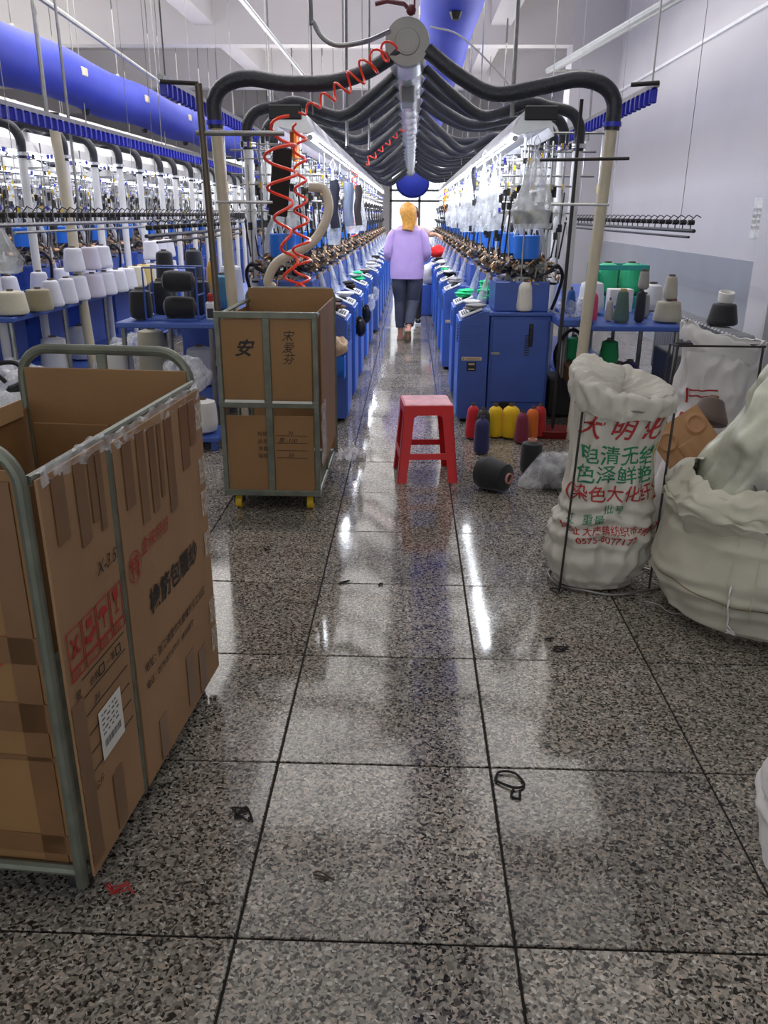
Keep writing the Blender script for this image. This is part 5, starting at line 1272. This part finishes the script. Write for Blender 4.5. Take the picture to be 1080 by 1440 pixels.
def hand(vs, es, wrist, d, up, sgn):
    """palm and five curled fingers rooted in the body chain; wrist = index"""
    d = Vector(d).normalized(); up = Vector(up); up = (up-d*up.dot(d)).normalized(); sd = d.cross(up)*sgn
    w0 = Vector(vs[wrist][0]); p = w0+d*.05; vs.append((tuple(p), (.026, .016))); pi = len(vs)-1; es.append((wrist, pi))
    for k, (o, L) in enumerate(((-.024, .062), (-.008, .07), (.009, .065), (.024, .052))):
        a = p+sd*o+d*.03; b = a+d*L*.5-up*.01; c = b+d*L*.35-up*.03; i = len(vs)
        vs += [(tuple(a), .009), (tuple(b), .008), (tuple(c), .007)]; es += [(pi, i), (i, i+1), (i+1, i+2)]
    a = w0+d*.03-sd*.03; b = a-sd*.018+d*.025-up*.008; i = len(vs); vs += [(tuple(a), .01), (tuple(b), .0085)]; es += [(pi, i), (i, i+1)]
# woman walking away: 1.56 m, lilac top, dark jeans
t = thing('person', 'woman with blond ponytail in lilac top and dark jeans walking away down the aisle', 'person', (-.035, 9.95, 0))
V = [((0, 0, .84), (.12, .09)), ((0, 0, .98), (.11, .08)), ((0, .01, 1.14), (.12, .085)), ((0, 0, 1.26), (.11, .07)), ((0, .01, 1.33), (.045, .045)), ((0, .03, 1.40), (.05, .055)), ((0, .035, 1.47), (.068, .082)), ((0, .03, 1.515), (.055, .065))]
E_ = [(0, 1), (1, 2), (2, 3), (3, 4), (4, 5), (5, 6), (6, 7)]
for sx in (-1, 1):
    i = len(V); V += [((sx*.155, .0, 1.235), .045), ((sx*.2, .0, 1.0), .038), ((sx*.15, .2, .98), .028)]; E_ += [(3, i), (i, i+1), (i+1, i+2)]
    hand(V, E_, i+2, (-sx*.5, 1, .1), (0, 0, 1), sx)
# left leg planted, right leg pushing off with the heel up
i = len(V); V += [((-.085, .0, .78), .085), ((-.075, .06, .45), .055), ((-.07, .02, .10), .032), ((-.07, .03, .05), .032), ((-.075, .15, .03), (.035, .02))]; E_ += [(0, i), (i, i+1), (i+1, i+2), (i+2, i+3), (i+3, i+4)]
i = len(V); V += [((.085, .0, .78), .085), ((.07, .04, .46), .055), ((.03, -.18, .17), .032), ((.025, -.23, .12), .032), ((.02, -.16, .03), (.035, .02))]; E_ += [(0, i), (i, i+1), (i+1, i+2), (i+2, i+3), (i+3, i+4)]
body = skin_body('body', V, E_, m_skin, t)
tp = loft([((0, .0, .725), .195, .135), ((0, .0, .76), .20, .135), ((0, .0, 1.0), .195, .125), ((0, .01, 1.15), .195, .12), ((0, .005, 1.25), .185, .10), ((0, .01, 1.295), .12, .075), ((0, .015, 1.325), .062, .058)], 28, .004, 2)
for sx in (-1, 1):
    q = loft([((sx*.13, .0, 1.255), .055, .06), ((sx*.185, .0, 1.18), .06, .062), ((sx*.225, -.01, 1.02), .058, .06), ((sx*.215, .04, .96), .058, .05), ((sx*.18, .14, .965), .045, .04), ((sx*.155, .19, .975), .034, .032)], 18, .004, sx)
    tp.add(q.v, q.f)
tp.build('lilac_top', m_lilac, t, ang=80)
jn = loft([((0, .0, .845), .165, .115), ((0, .0, .79), .175, .125), ((0, .0, .72), .17, .12)], 24, .002)
for sx, kn, an, ra in ((-1, (-.08, .05, .45), (-.072, .02, .15), .052), (1, (.078, .03, .46), (.038, -.155, .205), .052)):
    q = loft([((sx*.085, .0, .78), .088, .11), ((sx*.085, .01, .66), .092, .10), (kn, .070, .075), (tuple((Vector(kn)+Vector(an))/2), .063, .068), (an, ra, .056)], 20, .006, sx*3)
    jn.add(q.v, q.f)
jn.build('jeans', m_denim, t, ang=80)
# hair: cap and gathered ponytail
MB().ball((0, .02, 1.47), .098, 20, 14, sc=(1.0, 1.02, 1.0)).build('hair', m_hair, t)
MB().tube(spline([(0, -.03, 1.53), (0, -.06, 1.48), (.005, -.065, 1.41), (.01, -.075, 1.33), (.0, -.09, 1.26)], 6), [.05+.05*math.sin(min(1, k/14)*PI*.6)-.0014*k for k in range(25)], 14).build('ponytail', m_hair, t)
def shoe(T, lab=None):
    up_ = MB(); up_.grid(lambda u, v: T @ Vector(((.032+.008*math.sin(PI*v))*math.cos(2*PI*u)*(1 if v < .8 else .8), -.05+.19*v, max(0, .035+(.03-.018*v)*math.sin(2*PI*u)))), 16, 10, True)
    up_.f += [tuple(range(16))[::-1], tuple(9*16+k for k in range(16))]; up_.m += [0, 0]
    o = up_.build('shoe', mat('dusty_pink_canvas', (198, 134, 120), .7), t)
    MB().prism([(-.036, -.055), (.036, -.055), (.042, .06), (.034, .14), (0, .16), (-.034, .14), (-.042, .06)], 'z', -.004, .014, T=T).build('sole', mat('grey_brown_sole', (140, 124, 96), .8), o)
shoe(Tr(-.07, .02, .004)); shoe(Tr(.022, -.235, .10) @ Rx(math.radians(-58)))
# second worker, facing right and reaching out
t = thing('person', 'worker with dark hair partly hidden behind the woman, arm stretched to the right', 'person', (.035, 11.6, 0))
V = [((0, 0, .82), (.12, .09)), ((0, 0, .96), (.11, .08)), ((0, .01, 1.12), (.12, .085)), ((0, 0, 1.24), (.11, .07)), ((0, .01, 1.31), (.042, .042)), ((0, .0, 1.38), (.05, .055)), ((0, -.005, 1.44), (.066, .08)), ((0, .0, 1.49), (.052, .06))]
E_ = [(0, 1), (1, 2), (2, 3), (3, 4), (4, 5), (5, 6), (6, 7)]
i = len(V); V += [((.14, .0, 1.215), .045), ((.22, -.02, 1.19), .036), ((.235, -.06, 1.17), .032), ((.29, -.16, 1.19), .026)]; E_ += [(3, i), (i, i+1), (i+1, i+2), (i+2, i+3)]; hand(V, E_, i+3, (.6, -.6, -.2), (0, 0, 1), 1)
i = len(V); V += [((-.15, .0, 1.2), .045), ((-.19, .02, .95), .038), ((-.16, -.1, .78), .028)]; E_ += [(3, i), (i, i+1), (i+1, i+2)]; hand(V, E_, i+2, (0, -.3, -1), (-1, 0, 0), -1)
for sx in (-1, 1):
    i = len(V); V += [((sx*.08, .0, .76), .08), ((sx*.08, .0, .44), .052), ((sx*.08, .0, .09), .032), ((sx*.08, .0, .045), .032), ((sx*.09, -.12, .028), (.035, .02))]; E_ += [(0, i), (i, i+1), (i+1, i+2), (i+2, i+3), (i+3, i+4)]
skin_body('body', V, E_, m_skin, t)
tp = loft([((0, .0, .80), .16, .12), ((0, .0, 1.0), .155, .11), ((0, .01, 1.12), .165, .11), ((0, .005, 1.22), .16, .09), ((0, .01, 1.27), .10, .07), ((0, .01, 1.30), .055, .05)], 22, .004, 5)
for sx, P in ((1, [(.12, 0, 1.225), (.18, -.01, 1.205), (.225, -.03, 1.185)]), (-1, [(-.12, 0, 1.225), (-.17, .0, 1.12), (-.185, .01, 1.02)])):
    q = loft([(p, .052, .052) for p in P], 14, .004); tp.add(q.v, q.f)
tp.build('grey_top', mat('pale_grey_jersey', (176, 160, 158), .85), t, ang=80)
jn = loft([((0, .0, .83), .14, .11), ((0, .0, .7), .15, .11)], 20, .002)
for sx in (-1, 1):
    q = loft([((sx*.08, 0, .76), .08, .1), ((sx*.08, 0, .44), .06, .065), ((sx*.08, 0, .08), .05, .05)], 16, .004); jn.add(q.v, q.f)
jn.build('black_trousers', mat('black_trousers', (34, 32, 36), .8), t, ang=80)
MB().ball((0, .02, 1.455), .088, 16, 12, sc=(.9, .95, 1.0)).build('hair', m_dhair, t)
for sx in (-1, 1):
    o = MB().ball((sx*.09, -.06, .04), .045, 12, 8, sc=(.9, 2.3, .8)).build('shoe', m_black, t); MB().bbox(sx*.09-.042, sx*.09+.042, -.16, .04, 0, .018, .005).build('sole', m_white, o)
for sx in (-1, 1):
    MB().ball((sx*.028, -.078, 1.445), .009, 8, 6).build('eye', m_white, t)
# distant orange clothed worker at the far left row, just visible between pipes
